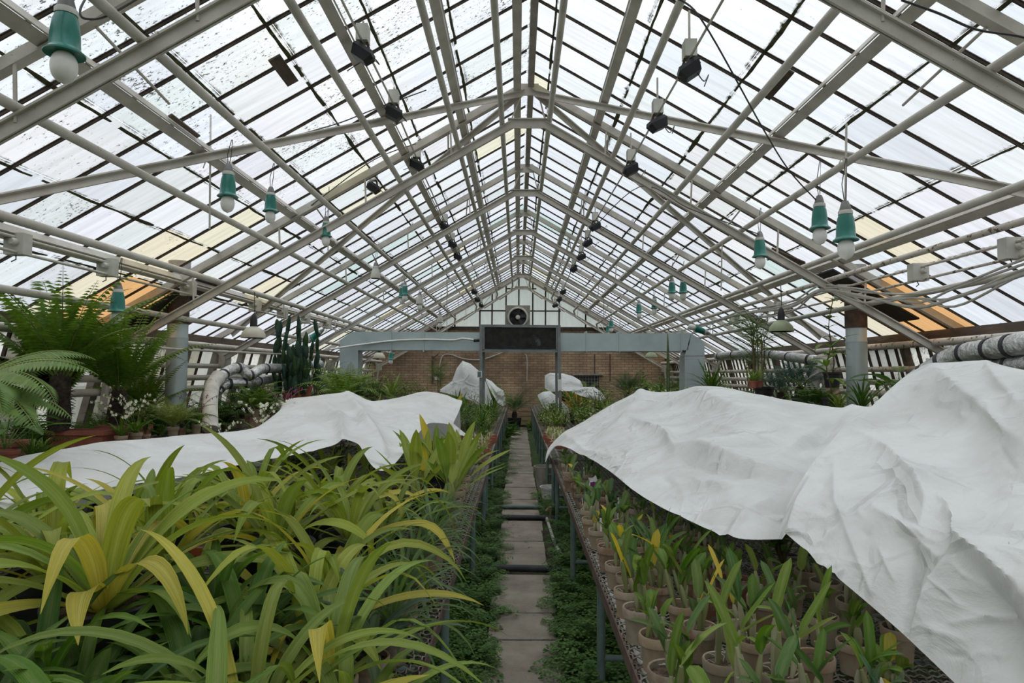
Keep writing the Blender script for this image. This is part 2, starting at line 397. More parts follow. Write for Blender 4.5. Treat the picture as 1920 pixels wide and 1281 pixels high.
# roof glass: one mesh a slope, one quad a pane
def slope(side, joints, dirt0):
    m = MB(); m.smooth = False; dirt = []
    ys = [YB+.18*0+.5*k for k in range(52)]; ys = [y for y in ys if y < YE]+[YE]
    hot = rnd.random
    for i in range(len(ys)-1):
        y0, y1 = ys[i], ys[i+1]
        sh = rnd.choice([0, 0, 0, .02, -.03])
        for j in range(len(joints)-1):
            a, b = joints[j], joints[j+1]
            if j > 0: a += sh
            if j < len(joints)-2: b += sh
            t = rnd.uniform(.86, 1.0)
            tint = (t*rnd.uniform(.95, .99), t*rnd.uniform(.97, 1.0), t*rnd.uniform(.97, 1.03))
            ym = (y0+y1)/2; lev = dirt0*rnd.choice([.3, .6, .8, 1.0, 1.2])
            if (7.7 if side > 0 else 7.2) < ym < (8.9 if side > 0 else 8.4) and j == len(joints)-2: tint = (.92, .52, .22); lev = .5
            elif 6.6 < ym < 9.9 and j >= len(joints)-3 and rnd.random() < .45: tint = (.97, .87, .66)
            elif rnd.random() < .035: tint = (.93, .88, .68)
            elif rnd.random() < .03: tint = (.74, .86, .82)
            if side < 0 and 2.6 < ym < 7 and .25 < (a+b)/2 < 3.2 and rnd.random() < .6: lev = 1.3
            lift = .006*(len(joints)-j) 
            p = []
            for yy, xx in ((y0, a), (y1, a), (y1, b), (y0, b)):
                X = XR+side*xx
                p.append(m.vert((X, yy, roofz(X)+.03+(.008 if xx == b else 0)), tint)); dirt.append(lev)
            m.face(p if side > 0 else p[::-1], [(0, 0), (1, 0), (1, 1), (0, 1)] if side > 0 else [(0, 1), (1, 1), (1, 0), (0, 0)])
    o = m.build('ceiling_right' if side > 0 else 'ceiling_left', M['roofglass'])
    at = o.data.attributes.new('Dirt', 'FLOAT', 'POINT'); at.data.foreach_set('value', dirt)
    return structure(o), ys, joints
JL = [0.0, .71, 1.29, 1.88, 2.44, 3.01, 3.64, 4.3, EAVE]
JR = [0.0, .23, 1.01, 1.78, 2.555, 3.33, 4.1, EAVE]
for side, joints, d0, nm in ((-1, JL, .95, 'left'), (1, JR, .42, 'right')):
    g, ys, jj = slope(side, joints, d0)
    g['label'] = 'glass roof slope on the %s of the ridge, dirty overlapping panes' % nm
    for y in ys:       # glazing bars, ridge to eave
        m = MB(); m.smooth = False
        a = V((XR+side*.03, y, roofz(XR+side*.03)+.012)); b = V((XR+side*EAVE, y, roofz(XR+side*EAVE)+.012))
        bar(m, a+V((0, 0, .010)), b+V((0, 0, .010)), .012, .022); bar(m, a+V((0, 0, .021)), b+V((0, 0, .021)), .023, .006)
        # lumps of putty and moss
        m.build('glazing_bar', M['bar'], g)
    for x in jj[1:-1]:   # mossy lap of the panes
        m = MB(); m.smooth = False
        X = XR+side*x; k = int((YE-YB)/.1)
        prev = None
        for i in range(k+1):
            y = YB+(YE-YB)*i/k; w = .006+.022*max(0, noise.noise(V((X*3, y*2.3, 1.7)))+.05)+rnd.uniform(0, .006)
            w2 = .005+.020*max(0, noise.noise(V((X*3, y*2.3, 9.7)))+.05)+rnd.uniform(0, .005)
            z = .026
            cur = [m.vert((X+side*w, y, roofz(X+side*w)+z)), m.vert((X, y, roofz(X)+z-.004)), m.vert((X-side*w2, y, roofz(X-side*w2)+z))]
            if prev and rnd.random() < .93:
                m.face((prev[0], prev[1], cur[1], cur[0])); m.face((prev[1], prev[2], cur[2], cur[1]))
            prev = cur
        m.build('mossy_lap', M['moss'], g)
    # eave timber
    m = MB(); X = XR+side*EAVE
    box(m, (X-.09, YB, roofz(X)-.14), (X+.09, YE, roofz(X)+.0)); box(m, (X-side*.16-.05, YB, roofz(X)-.07), (X-side*.16+.05, YE, roofz(X)+.03))
    structure(m.solo('trim_eave_'+nm, M['timber']), 'dark rotten eave board under the %s roof edge' % nm)
def roofhit(px, py):
    lo, hi = .5, 30
    for _ in range(40):
        mid = (lo+hi)/2; p = P(px, py, mid)
        if p.z < roofz(p.x)-.03: lo = mid
        else: hi = mid
    return P(px, py, lo)
for a, b, w, mt, lab in (((514, 108), (549, 156), .10, 'timber', 'dark mossy board wedged in the left roof panes above the brace'), ((319, 216), (372, 256), .035, 'timber', 'short dark batten in a left roof pane'),
                         ((1438, 184), (1483, 133), .06, 'bar', 'short black strip in a right roof pane below the floodlights'), ((1446, 470), (1508, 497), .22, 'timber', 'brown board patching the right roof slope above the right flue'),
                         ((1568, 20), (1535, 60), .05, 'moss', 'crooked mossy strip in a right roof pane near the top')):
    m = MB(); m.smooth = False; p, q = roofhit(*a), roofhit(*b); s = 1 if p.x > XR else -1
    bar(m, p, q, w, .014, V((s*SL, 0, 1)).normalized()); tag(m.solo('roof_board', M[mt]), lab, 'board')
# ridge beams
m = MB(); m.smooth = False; bar(m, (XR+.03, YB, ZR-.035), (XR+.03, YE, ZR-.035), .07, .13); structure(m.solo('trim_ridge', M['greypost']), 'grey timber ridge beam running the length of the roof')
m = MB(); m.smooth = False; bar(m, (XR-.13, YB, ZR-.15), (XR-.13, YE, ZR-.15), .085, .02); bar(m, (XR-.17, YB, ZR-.12), (XR-.17, YE, ZR-.12), .012, .07)
structure(m.solo('trim_ridge_bar', M['paint']), 'flat cream steel bar beside the ridge beam')
# purlins: flat bars under the glass
for i, (x, r) in enumerate(((-.69, 0), (-1.36, 0), (-2.66, 0), (-4.0, 0), (.92, 0), (2.32, 0), (3.74, 0))):
    m = MB(); m.smooth = False; s = 1 if x > 0 else -1
    z = roofz(x)-.065; dx = .042
    upn = V((s*SL, 0, 1)).normalized()
    bar(m, (x, YB, z), (x, YE, z), .085, .010, upn); bar(m, (x-s*.038, YB, z+.05), (x-s*.038, YE, z+.05), .01, .07, upn)
    structure(m.solo('trim_%d' % (i+1), M['paint']), '%s flat steel purlin from the ridge on the %s roof slope' % (ORD[i if x < 0 else i-4], 'left' if x < 0 else 'right'))

# trusses
CH = CZ+3.06      # lower chord, extrapolated to the ridge
def chz(x, d=0): return CH+d-SL*abs(x-XR)
XF = 4.86
for k, y in enumerate(TY):
    lab = ('steel roof truss standing against the far gable wall' if k == 7 else 'steel roof truss, %s from the far gable wall' % ORD[7-k])
    t = thing('roof_truss', (XR, y, 0), lab, 'truss', 'steel trusses carrying the glass roof')
    for s in (-1, 1):
        m = MB(); m.smooth = False
        a = V((XR+s*.05, y, roofz(XR+.05)-.10)); b = V((XR+s*(EAVE-.04), y, roofz(XR+EAVE)-.06))
        bar(m, a, b, .07, .014); bar(m, a, b, .016, .085, off=(0, .04))
        m.build('rafter', M['paint'], t)
        m = MB(); m.smooth = False
        a = V((XR+s*.19, y, chz(XR+.19))); b = V((XR+s*XF, y, chz(XR+XF)))
        bar(m, a, b, .085, .014, off=(0, .035)); bar(m, a, b, .018, .085, off=(.012, 0)); bar(m, a, b, .012, .085, off=(-.014, 0))
        m.build('lower_chord', M['paint'], t)
        # web struts between the chords
        for j, x in enumerate((.9, 1.9, 2.9, 3.9)):
            m = MB(); tube(m, [(XR+s*x, y-.02, chz(XR+x)), (XR+s*(x+.02), y-.02, roofz(XR+x)-.08)], .011, 6)
            m.build('strut', M['paint'], t)
        for j, x in enumerate((.95, 2.5)):
            m = MB(); tube(m, [(XR+s*x, y+.02, roofz(XR+x)-.1), (XR+s*(x+.1), y+1.0, roofz(XR+x+.1)-.08)] if k < 7 else [(XR+s*x, y-.02, roofz(XR+x)-.1), (XR+s*(x+.4), y-.02, chz(XR+x+.4)+.03)], .010, 6)
            m.build('tie_rod', M['paint'], t)
        # gusset and leg
        m = MB(); m.smooth = False; xx = XR+s*XF
        box(m, (xx-.10, y-.006, chz(xx)-.14), (xx+.10, y+.006, chz(xx)+.10)); m.build('gusset_plate', M['paint'], t)
        m = MB(); m.smooth = False
        bar(m, (xx, y, chz(xx)+.02), (xx+s*.22, y, -.05), .07, .05); bar(m, (xx+s*.02, y, chz(xx)-.02), (XR+s*(EAVE-.1), y, roofz(XR+EAVE)-.1), .05, .05)
        m.build('leg', M['paint'], t)
    m = MB(); m.smooth = False
    box(m, (XR-.24, y-.016, chz(XR)-.16), (XR+.24, y-.004, chz(XR)-.06)); box(m, (XR-.24, y-.05, chz(XR)-.06), (XR+.24, y+.03, chz(XR)-.05)); m.build('ridge_plate', M['paint'], t)
    m = MB(); m.smooth = False; box(m, (XR-.12, y-.01, ZR-.2), (XR+.12, y+.01, ZR-.06)); m.build('apex_plate', M['paint'], t)
    m = MB(); tube(m, [(XR-.2, y+.02, chz(XR)-.05), (XR-.06, y+.02, ZR-.1)], .010, 6); tube(m, [(XR+.2, y+.02, chz(XR)-.05), (XR+.1, y+.02, ZR-.1)], .010, 6); m.build('apex_strut', M['paint'], t)
# wind braces in the plane of the roof, from the apex of one truss
for s, nm in ((-1, 'left'), (1, 'right')):
    for y2, xx, w in ((3.65, 4.75, 'towards the viewer'), (10.63, 4.75, 'away from the viewer')):
        m = MB(); m.smooth = False
        a = V((XR+s*.1, 7.68, ZR-.16)); b = V((XR+s*xx, y2, roofz(XR+xx)-.12))
        upn = V((s*SL, 0, 1)).normalized()
        bar(m, a, b, .075, .012, upn); bar(m, a, b, .012, .06, upn, off=(0, -.03))
        tag(m.solo('wind_brace', M['paint']), 'diagonal steel brace on the %s roof slope running from the ridge %s' % (nm, w), 'brace', 'diagonal roof braces')

# pipes running the length of the house, lying on the lower chords
PL = [-.21, -.72, -1.41, -2.12, -2.80, -3.51, -4.18]
PR = [.35, 1.10, 1.84, 2.60, 3.33, 4.07]
def ppipe(x, r=.031, mt='pipe', z=None, y1=22.2, nm='left', i=0, hi=None):
    z = (min(chz(x)+.055+r, CH-.05+r) if z is None else z)
    m = MB(); s = 1 if x > XR else -1
    pts = [(x, YB, z), (x, y1, z)]
    if hi == 'elbow':   # turns down to the rack at the gable
        pts = [(x, YB, z), (x, y1-.1, z), (x+s*.02, y1-.03, z-.03), (x+s*.08, y1, z-.2), (x+s*.45, y1, z-.45)]
    tube(m, pts, r, 10)
    o = m.solo('heating_pipe', M[mt])
    return o
for i, x in enumerate(PL):
    tag(ppipe(x, .031 if i < 5 else .034, hi='elbow' if i < 4 else None), 'painted heating pipe under the left roof slope, %s from the ridge' % ORD[i], 'pipe', 'long pipes under the left roof slope')
for i, x in enumerate(PR):
    tag(ppipe(x, hi='elbow' if i < 4 else None), 'painted heating pipe under the right roof slope, %s from the ridge' % ORD[i], 'pipe', 'long pipes under the right roof slope')
tag(ppipe(3.60, .028, 'rusty', CZ+1.115), 'rust-blistered pipe running beside the twin conduits, right roof slope', 'pipe')
tag(ppipe(-4.62, .045, 'pipe', CZ+.395), 'thick pale pipe under the left eave', 'pipe')
tag(ppipe(4.80, .045, 'rusty', CZ+.395), 'thick rust-flaked pipe under the right eave', 'pipe')
for s, nm in ((-1, 'left'), (1, 'right')):
    for j, (zz, r, w) in enumerate(((1.70, .04, 'highest'), (1.52, .045, 'middle'), (1.36, .045, 'lowest'))):
        m = MB(); X = XR+s*5.0; tube(m, [(X, 2.0, zz), (X, 22.3, zz)], r, 10)
        tag(m.solo('heating_pipe', M['rusty' if s > 0 else 'pipe']), '%s of three heating pipes along the %s glass wall' % (w, nm), 'pipe', 'heating pipes along the side walls')
m = MB(); tube(m, [P(275, 650, 6.9), P(330, 655, 7.7), P(580, 667, 11.6)], .014, 8); tag(m.solo('thin_rail', M['pipe']), 'thin pale rail below the left eave pipe', 'pipe')

# side walls: low brick, timber posts, sloping dirty glass
for s, nm in ((-1, 'left'), (1, 'right')):
    X0 = XR+s*5.45; X1 = XR+s*5.16; z0, z1 = .85, roofz(XR+s*EAVE)-.12
    m = MB(); box(m, (min(X0, X0+s*.2)-.05, YB, -.3), (max(X0, X0+s*.2)+.05, YE, z0)); structure(m.solo('wall_'+nm, M['brick']), 'low brick wall under the %s side glazing' % nm)
    m = MB(); m.smooth = False; dirt = []
    w = .5; n = int((YE-YB)/w)
    for i in range(n):
        y0 = YB+w*i; t = rnd.uniform(.45, .92); c = (t, t*.97, t*.89)
        if rnd.random() < .25: c = (t*.55, t*.52, t*.4)
        p = [m.vert(q, c) for q in ((X0, y0, z0), (X0, y0+w, z0), (X1, y0+w, z1), (X1, y0, z1))]; dirt += [rnd.uniform(.5, 1.6)]*4
        m.face(p, [(0, 0), (1, 0), (1, 1), (0, 1)])
    o = m.build('window_side_'+nm, M['sideglass']); at = o.data.attributes.new('Dirt', 'FLOAT', 'POINT'); at.data.foreach_set('value', dirt)
    structure(o, 'grimy sloping side glazing along the %s wall' % nm)
    mb_, mp_ = MB(), MB(); mb_.smooth = mp_.smooth = False
    yy = YB
    k = 0
    while yy < YE:
        if k % (6 if s > 0 else 4) == 0: bar(mp_, (X0-s*.04, yy, z0), (X1-s*.04, yy, z1), .13 if s < 0 else .1, .09)
        elif s > 0 or k % 2 == 0: bar(mb_, (X0-s*.02, yy, z0), (X1-s*.02, yy, z1), .022, .035)
        yy += .25; k += 1
    mb_.build('glazing_bar', M['bar'], o); mp_.build('window_post', M['greypost'] if s < 0 else M['timber'], o)
    m = MB(); m.smooth = False; box(m, (min(X0-s*.2, X0), YB, z0-.05), (max(X0-s*.2, X0), YE, z0)); m.build('sill', M['greypost'], o)

# end wall: brick, glazed gable, fan
ZB = 3.12
m = MB(); box(m, (-5.3, YE, -.3), (5.5, YE+.3, ZB)); structure(m.solo('wall_back', M['brick']), 'brown brick end wall of the greenhouse')
M['gable'] = noisy('painted_gable_glass', (.42, .47, .42), (.66, .70, .68), 3, .5, (.30, .33, .22), 5, .6, stretch=(3, 1, .6))
_nt = M['gable'].node_tree; _b = _nt.nodes['Principled BSDF']; _t = _nt.nodes.new('ShaderNodeBsdfTranslucent'); _t.inputs[0].default_value = (.86, .9, .86, 1)
_m = _nt.nodes.new('ShaderNodeMixShader'); _m.inputs[0].default_value = .55; _nt.links.new(_b.outputs[0], _m.inputs[1]); _nt.links.new(_t.outputs[0], _m.inputs[2]); _nt.links.new(_m.outputs[0], _nt.nodes['Material Output'].inputs[0])
m = MB(); m.smooth = False
xs = [XR-3.4, -1.34, -.92, -.44, 0, .48, .92, 1.39, XR+3.4]
a = [m.vert((x, YE+.05, z)) for x, z in ((XR-3.4, ZB), (XR+3.4, ZB), (XR, roofz(XR)))]; m.face(a)
g = structure(m.build('window_gable', M['gable']), 'pale painted gable glazing above the brick end wall')
m = MB(); m.smooth = False
for x in xs[1:-1]:
    bar(m, (x, YE, ZB), (x, YE, roofz(x)-.06), .05, .05)
bar(m, (-1.4, YE, ZB+.66), (1.45, YE, ZB+.66), .04, .045); bar(m, (XR-3.3, YE, ZB+.05), (XR+3.3, YE, ZB+.05), .06, .12)
bar(m, (-2.2, YE, ZB), (-2.2, YE, roofz(-2.2)-.06), .05, .05); bar(m, (2.3, YE, ZB), (2.3, YE, roofz(2.3)-.06), .05, .05)
bar(m, (-.45, YE, 4.55), (.6, YE, 4.55), .04, .045)
m.build('mullion', M['bar'], g)
m = MB(); m.smooth = False; bar(m, (XR-3.3, YE-.05, roofz(XR-3.3)-.1), (XR, YE-.05, roofz(XR)-.1), .08, .10); bar(m, (XR+3.3, YE-.05, roofz(XR+3.3)-.1), (XR, YE-.05, roofz(XR)-.1), .08, .10); m.build('verge_board', M['paint'], g)
# fan
fx, fz = -.03, 3.55
t = thing('extractor_fan', (fx, YE-.06, fz-.4), 'round black extractor fan in the gable above the black panel', 'fan')
m = MB(); m.smooth = False; box(m, (fx-.42, YE-.05, fz-.42), (fx+.42, YE+.0, fz+.42)); m.build('mounting_board', M['greypost'], t)
m = MB(); lathe(m, [(.29, 0), (.36, 0), (.36, .08), (.33, .12), (.30, .12), (.29, 0)], (fx, YE-.06, fz), 32, axis=(0, -1, 0)); m.build('shroud', M['cream_box'], t)
m = MB(); lathe(m, [(.30, 0), (.30, .01)], (fx, YE-.055, fz), 28, axis=(0, -1, 0)); m.build('duct_opening', M['galvdark'], t)
for j in range(5):
    m = MB(); a = 2*pi*j/5+.3; d = V((cos(a), 0, sin(a))); e = V((-sin(a), 0, cos(a)))
    q = [m.vert(V((fx, YE-.11, fz))+d*r+e*w+V((0, dd, 0))) for r, w, dd in ((.06, -.03, 0), (.27, -.09, -.02), (.27, .06, .03), (.06, .03, .02))]; m.face(q)
    q = [m.vert(V((fx, YE-.107, fz))+d*r+e*w+V((0, dd, 0))) for r, w, dd in ((.06, -.03, 0), (.27, -.09, -.02), (.27, .06, .03), (.06, .03, .02))]; m.face(q[::-1])
    m.build('blade', M['black'], t)
m = MB(); lathe(m, [(.0, 0), (.075, 0), (.075, .05), (.03, .07), (0, .07)], (fx, YE-.12, fz), 16, axis=(0, -1, 0)); m.build('hub', M['cream_box'], t)
# things on the end wall
m = MB(); m.smooth = False; box(m, (1.95, YE-.05, 1.10), (2.75, YE+.02, 1.60)); t = thing('wall_vent', (2.35, YE-.05, 1.1), 'dark grated vent opening in the brick wall on the right', 'vent')
m.build('opening', M['galvdark'], t)
m = MB(); m.smooth = False
for i in range(8): bar(m, (2.0+.1*i, YE-.07, 1.1), (2.0+.1*i, YE-.07, 1.58), .015, .015)
for i in range(5): bar(m, (1.95, YE-.07, 1.15+.1*i), (2.75, YE-.07, 1.15+.1*i), .015, .015)
m.build('grate', M['grey_steel'], t)
m = MB(); m.smooth = False; box(m, (1.85, YE-.14, 1.58), (2.9, YE, 1.63)); m.build('ledge', M['greypost'], t)
m = MB(); tube(m, smooth_path([P(826, 711, YE-.05), P(824, 690, YE-.05), P(830, 668, YE-.05), P(845, 665, YE-.05), P(870, 673, YE-.05), P(905, 674, YE-.05), P(950, 658, YE-.05)]), .022, 6)
tag(m.solo('wall_cable', M['cable']), 'pale cable looping across the brick wall left of the panel', 'cable')
m = MB(); m.smooth = False; box(m, tuple(P(815, 713, YE-.06)), tuple(P(825, 707, YE+.01))); tag(m.solo('wall_socket', M['white_tag']), 'small white socket at the lower end of the wall cable', 'socket')
m = MB(); tube(m, [P(811, 668, YE-.05), P(811, 720, YE-.05)], .03, 6); tube(m, [P(811, 672, YE-.05), P(822, 664, YE-.05)], .02, 6); tag(m.solo('wall_downpipe', M['rustdark']), 'rusty iron pipe fixed to the brick wall on the left', 'pipe')
m = MB(); tube(m, smooth_path([P(984, 664, YE-.05), P(988, 672, YE-.05), P(988, 715, YE-.05)]), .018, 6); tag(m.solo('wall_cable', M['cable']), 'pale cable hanging down the brick wall behind the panel', 'cable')
for x, l in ((1115, 'left'), (1144, 'right')):
    m = MB(); tube(m, [P(x, 664, YE-.05), P(x, 715, YE-.05)], .02, 6); tag(m.solo('wall_conduit', M['rustdark']), '%s of two thin brown conduits down the brick wall by the vent' % l, 'pipe')
# ================================================================ aisle
AX = .035
def slab(y, l, w=.44, k=0, lab=''):
    m = MB(); m.smooth = False
    j = rnd.uniform; n = 6
    x0, x1 = AX-w/2+j(-.012, .012), AX+w/2+j(-.012, .012); z = j(-.006, .006)
    top = []
    pts = []
    for t in range(n): pts.append((x0+(x1-x0)*t/n, y+j(-.004, .004)))
    for t in range(n): pts.append((x1+j(-.005, .005), y+l*t/n))
    for t in range(n): pts.append((x1-(x1-x0)*t/n, y+l+j(-.004, .004)))
    for t in range(n): pts.append((x0+j(-.005, .005), y+l-l*t/n))
    a = [m.vert((x, yy, z)) for x, yy in pts]; b = [m.vert((x, yy, -.06)) for x, yy in pts]
    m.face(a)
    for i in range(len(a)): q = (i+1) % len(a); m.face((a[i], b[i], b[q], a[q]))
    o = m.solo('paving_slab', M['slab'])
    o.rotation_euler = (0, 0, j(-.012, .012))
    return tag(o, lab, 'slab', 'concrete slabs of the aisle')
y = 2.32; k = 0
ys_ = []
while y < 19.6:
    if abs(y-5.36) < .16: y = 5.56
    if 7.1 < y < 7.35: y = 7.5
    if 7.9 < y < 8.0: y = 8.12
    ys_.append(y); y += .44
for k, y in enumerate(ys_): slab(y, .43, lab='worn grey concrete slab of the aisle, %s from the front' % ORD[k])
m = MB(); tube(m, sag((-.32, 5.47, .02), (.36, 5.45, .02), -.005, 8), .028, 10); tag(m.solo('drain_pipe', M['rubber']), 'black rubber pipe lying across the aisle between the front slabs', 'pipe')
m = MB(); tube(m, sag((-.5, 7.42, .01), (.5, 7.40, .01), -.005, 8), .03, 10); tag(m.solo('drain_pipe', M['rubber']), 'dark pipe crossing the aisle below the tap, farther back', 'pipe')
m = MB(); tube(m, sag((-.55, 8.04, .0), (.5, 8.04, .0), -.005, 8), .025, 8); tag(m.solo('drain_pipe', M['green_post']), 'thin green-grey pipe crossing the aisle farthest back', 'pipe')
m = MB(); tube(m, smooth_path([(.32, 7.3, .03), (.33, 7.0, .02), (.36, 6.2, .015), (.42, 5.7, .02), (.50, 5.5, .03), (.62, 5.6, .02)]), .017, 8); tag(m.solo('hose', M['cable']), 'grey hose lying along the right side of the aisle', 'hose')
t = thing('tap', (.34, 7.36, 0), 'small brass tap on a standpipe beside the right bench', 'tap')
m = MB(); tube(m, [(.36, 7.38, 0), (.36, 7.38, .11), (.33, 7.36, .125), (.31, 7.35, .10)], .012, 8); m.build('spout', M['wood'], t)
m = MB(); lathe(m, [(0, 0), (.02, 0), (.02, .012), (0, .012)], (.36, 7.38, .13), 8); m.build('handle', M['wood'], t)
# buckets
def bucket(x, y, r0, r1, h, lab, mt='bucket'):
    t = thing('bucket', (x, y, 0), lab, 'bucket')
    m = MB(); lathe(m, [(r0*.9, .0), (r0, .0), (r1*.97, h*.86), (r1, h*.86), (r1*1.06, h), (r1*.98, h), (r0*.92, .02), (0, .02)], (x, y, -.03), 24); m.build('tub', M[mt], t)
    m = MB(); pts = [V((x+r1*1.03*cos(a), y-.03*sin(a), h*.93-.05*sin(a)-.03)) for a in [pi*i/10 for i in range(11)]]; tube(m, pts, .004, 5); m.build('handle', M['wire'], t)
bucket(.40, 9.4, .12, .17, .34, 'tall dirty grey plastic tub beside the right bench, farther from the viewer')
bucket(.43, 8.3, .11, .15, .24, 'white plastic bucket under the right bench nearer the viewer', 'white_tag')
# wooden crate at the end of the aisle
t = thing('wooden_crate', (.33, 20.35, 0), 'worn yellowish wooden crate standing at the end of the aisle', 'crate')
for i in range(4):
    m = MB(); m.smooth = False; box(m, (.02, 20.2, .06+i*.135), (.62, 20.23, .18+i*.135)); m.build('plank', M['wood'], t)
m = MB(); m.smooth = False; box(m, (.02, 20.23, 0), (.62, 20.6, .6)); m.build('body', M['timber'], t)

# ================================================================ benches
HB = .68
def bench(side, x0, x1, y0, y1, posts, lab, fine):
    s = side; X = lambda d: s*d
    t = thing('plant_bench', (s*(x0+x1)/2, (y0+y1)/2, 0), lab, 'bench')
    m = MB(); m.smooth = False
    for xx in (x0, x1):
        bar(m, (s*xx, y0, HB-.022), (s*xx, y1, HB-.022), .006, .05); bar(m, (s*(xx+(.02 if xx == x0 else -.02)), y0, HB-.044), (s*(xx+(.02 if xx == x0 else -.02)), y1, HB-.044), .04, .006)
    m.build('rail', M['rustdark'], t)
    m = MB(); m.smooth = False
    for i in range(5):
        m = MB(); m.smooth = False; yy = y0+(y1-y0)*i/4; bar(m, (s*x0, yy, HB-.045), (s*x1, yy, HB-.045), .035, .04); m.build('cross_rail', M['rustdark'], t)
    for yy in posts:
        for xx in (x0+.045, x1-.045):
            m = MB(); tube(m, [(s*xx, yy, -.06), (s*xx, yy, HB-.045)], .021, 12); m.build('leg', M['green_post'], t)
        m = MB(); tube(m, [(s*(x0+.045), yy, .22), (s*(x1-.045), yy, .22)], .016, 8); m.build('stretcher', M['green_post'], t)
    m = MB()
    sp = .036
    def wire(p, q, ph, amp, r):
        p = V(p); q = V(q); n = int((q-p).length/(sp/2)); d = (q-p).normalized(); sd = V((d.y, -d.x, 0)); rows = []
        for i in range(n+1):
            z = amp if (i+ph) % 2 else -amp; lat = .004 if ((i+ph)//2) % 2 else -.004
            c = p.lerp(q, i/n)+V((0, 0, z))+sd*lat
            rows.append((m.vert(c+sd*r), m.vert(c+V((0, 0, r))), m.vert(c-sd*r), m.vert(c-V((0, 0, r)))))
        for a, b in zip(rows, rows[1:]):
            for j in range(4): k = (j+1) % 4; m.face((a[j], a[k], b[k], b[j]))
    if fine:
        xa, xb = x0+.01, x0+1.0; ya, yb = max(y0, 1.3), y1
        n = int((xb-xa)/sp)
        for i in range(n): wire((s*(xa+i*sp), ya, HB), (s*(xa+i*sp), yb, HB), i % 2, .004, .0034)
        n = int((yb-ya)/sp)
        for i in range(n): wire((s*xa, ya+i*sp, HB), (s*xb, ya+i*sp, HB), (i+1) % 2, .004, .0034)
        xs0 = xb
    else: xs0 = x0+.01
    n = int((x1-xs0)/.09)
    for i in range(n): bar(m, (s*(xs0+i*.09), y0, HB-.006), (s*(xs0+i*.09), y1, HB-.006), .02, .006)
    n = int((y1-y0)/.09)
    for i in range(n): bar(m, (s*xs0, y0+i*.09, HB-.006), (s*x1, y0+i*.09, HB-.006), .02, .006)
    m.build('wire_mesh', M['wire'], t)
    return t
bench(-1, .293, 2.5, .2, 6.75, (1.3, 3.16, 5.05, 6.6), 'front plant bench left of the aisle with rusty edge and wire mesh', True)
bench(1, .366, 2.6, .2, 7.15, (1.4, 3.3, 4.95, 6.95), 'front plant bench right of the aisle carrying the clay orchid pots', True)
bench(-1, .30, 2.5, 7.0, 13.3, (7.2, 8.8, 10.4, 11.9, 13.1), 'middle plant bench left of the aisle under the leaning white cloth', False)
bench(1, .36, 2.6, 7.4, 13.3, (7.6, 9.2, 10.8, 12.3), 'middle plant bench right of the aisle behind the large white sheets', False)
bench(-1, .30, 2.5, 13.5, 19.8, (13.7, 15.3, 16.9, 18.4, 19.6), 'farthest plant bench left of the aisle', False)
bench(1, .36, 2.6, 13.5, 19.8, (13.7, 15.3, 16.9, 18.4, 19.6), 'farthest plant bench right of the aisle', False)
def sidebench(s, y0, y1, lab):
    t = thing('side_bench', (s*4.15, (y0+y1)/2, 0), lab, 'bench')
    m = MB(); m.smooth = False
    for i in range(9): x = 3.5+.165*i; bar(m, (s*x, y0, .74), (s*x, y1, .74), .14, .03)
    m.build('slatted_top', M['timber'], t)
    k = y0+.2
    while k < y1:
        m = MB(); m.smooth = False; bar(m, (s*3.55, k, -.05), (s*3.55, k, .725), .07, .07); m.build('leg', M['greypost'], t)
        m = MB(); m.smooth = False; bar(m, (s*4.8, k, -.05), (s*4.8, k, .725), .07, .07); m.build('leg', M['greypost'], t); k += 1.9
sidebench(-1, 2.5, 21.5, 'long slatted bench along the left glass wall under the ferns')
sidebench(1, 2.5, 21.5, 'long slatted bench along the right glass wall')

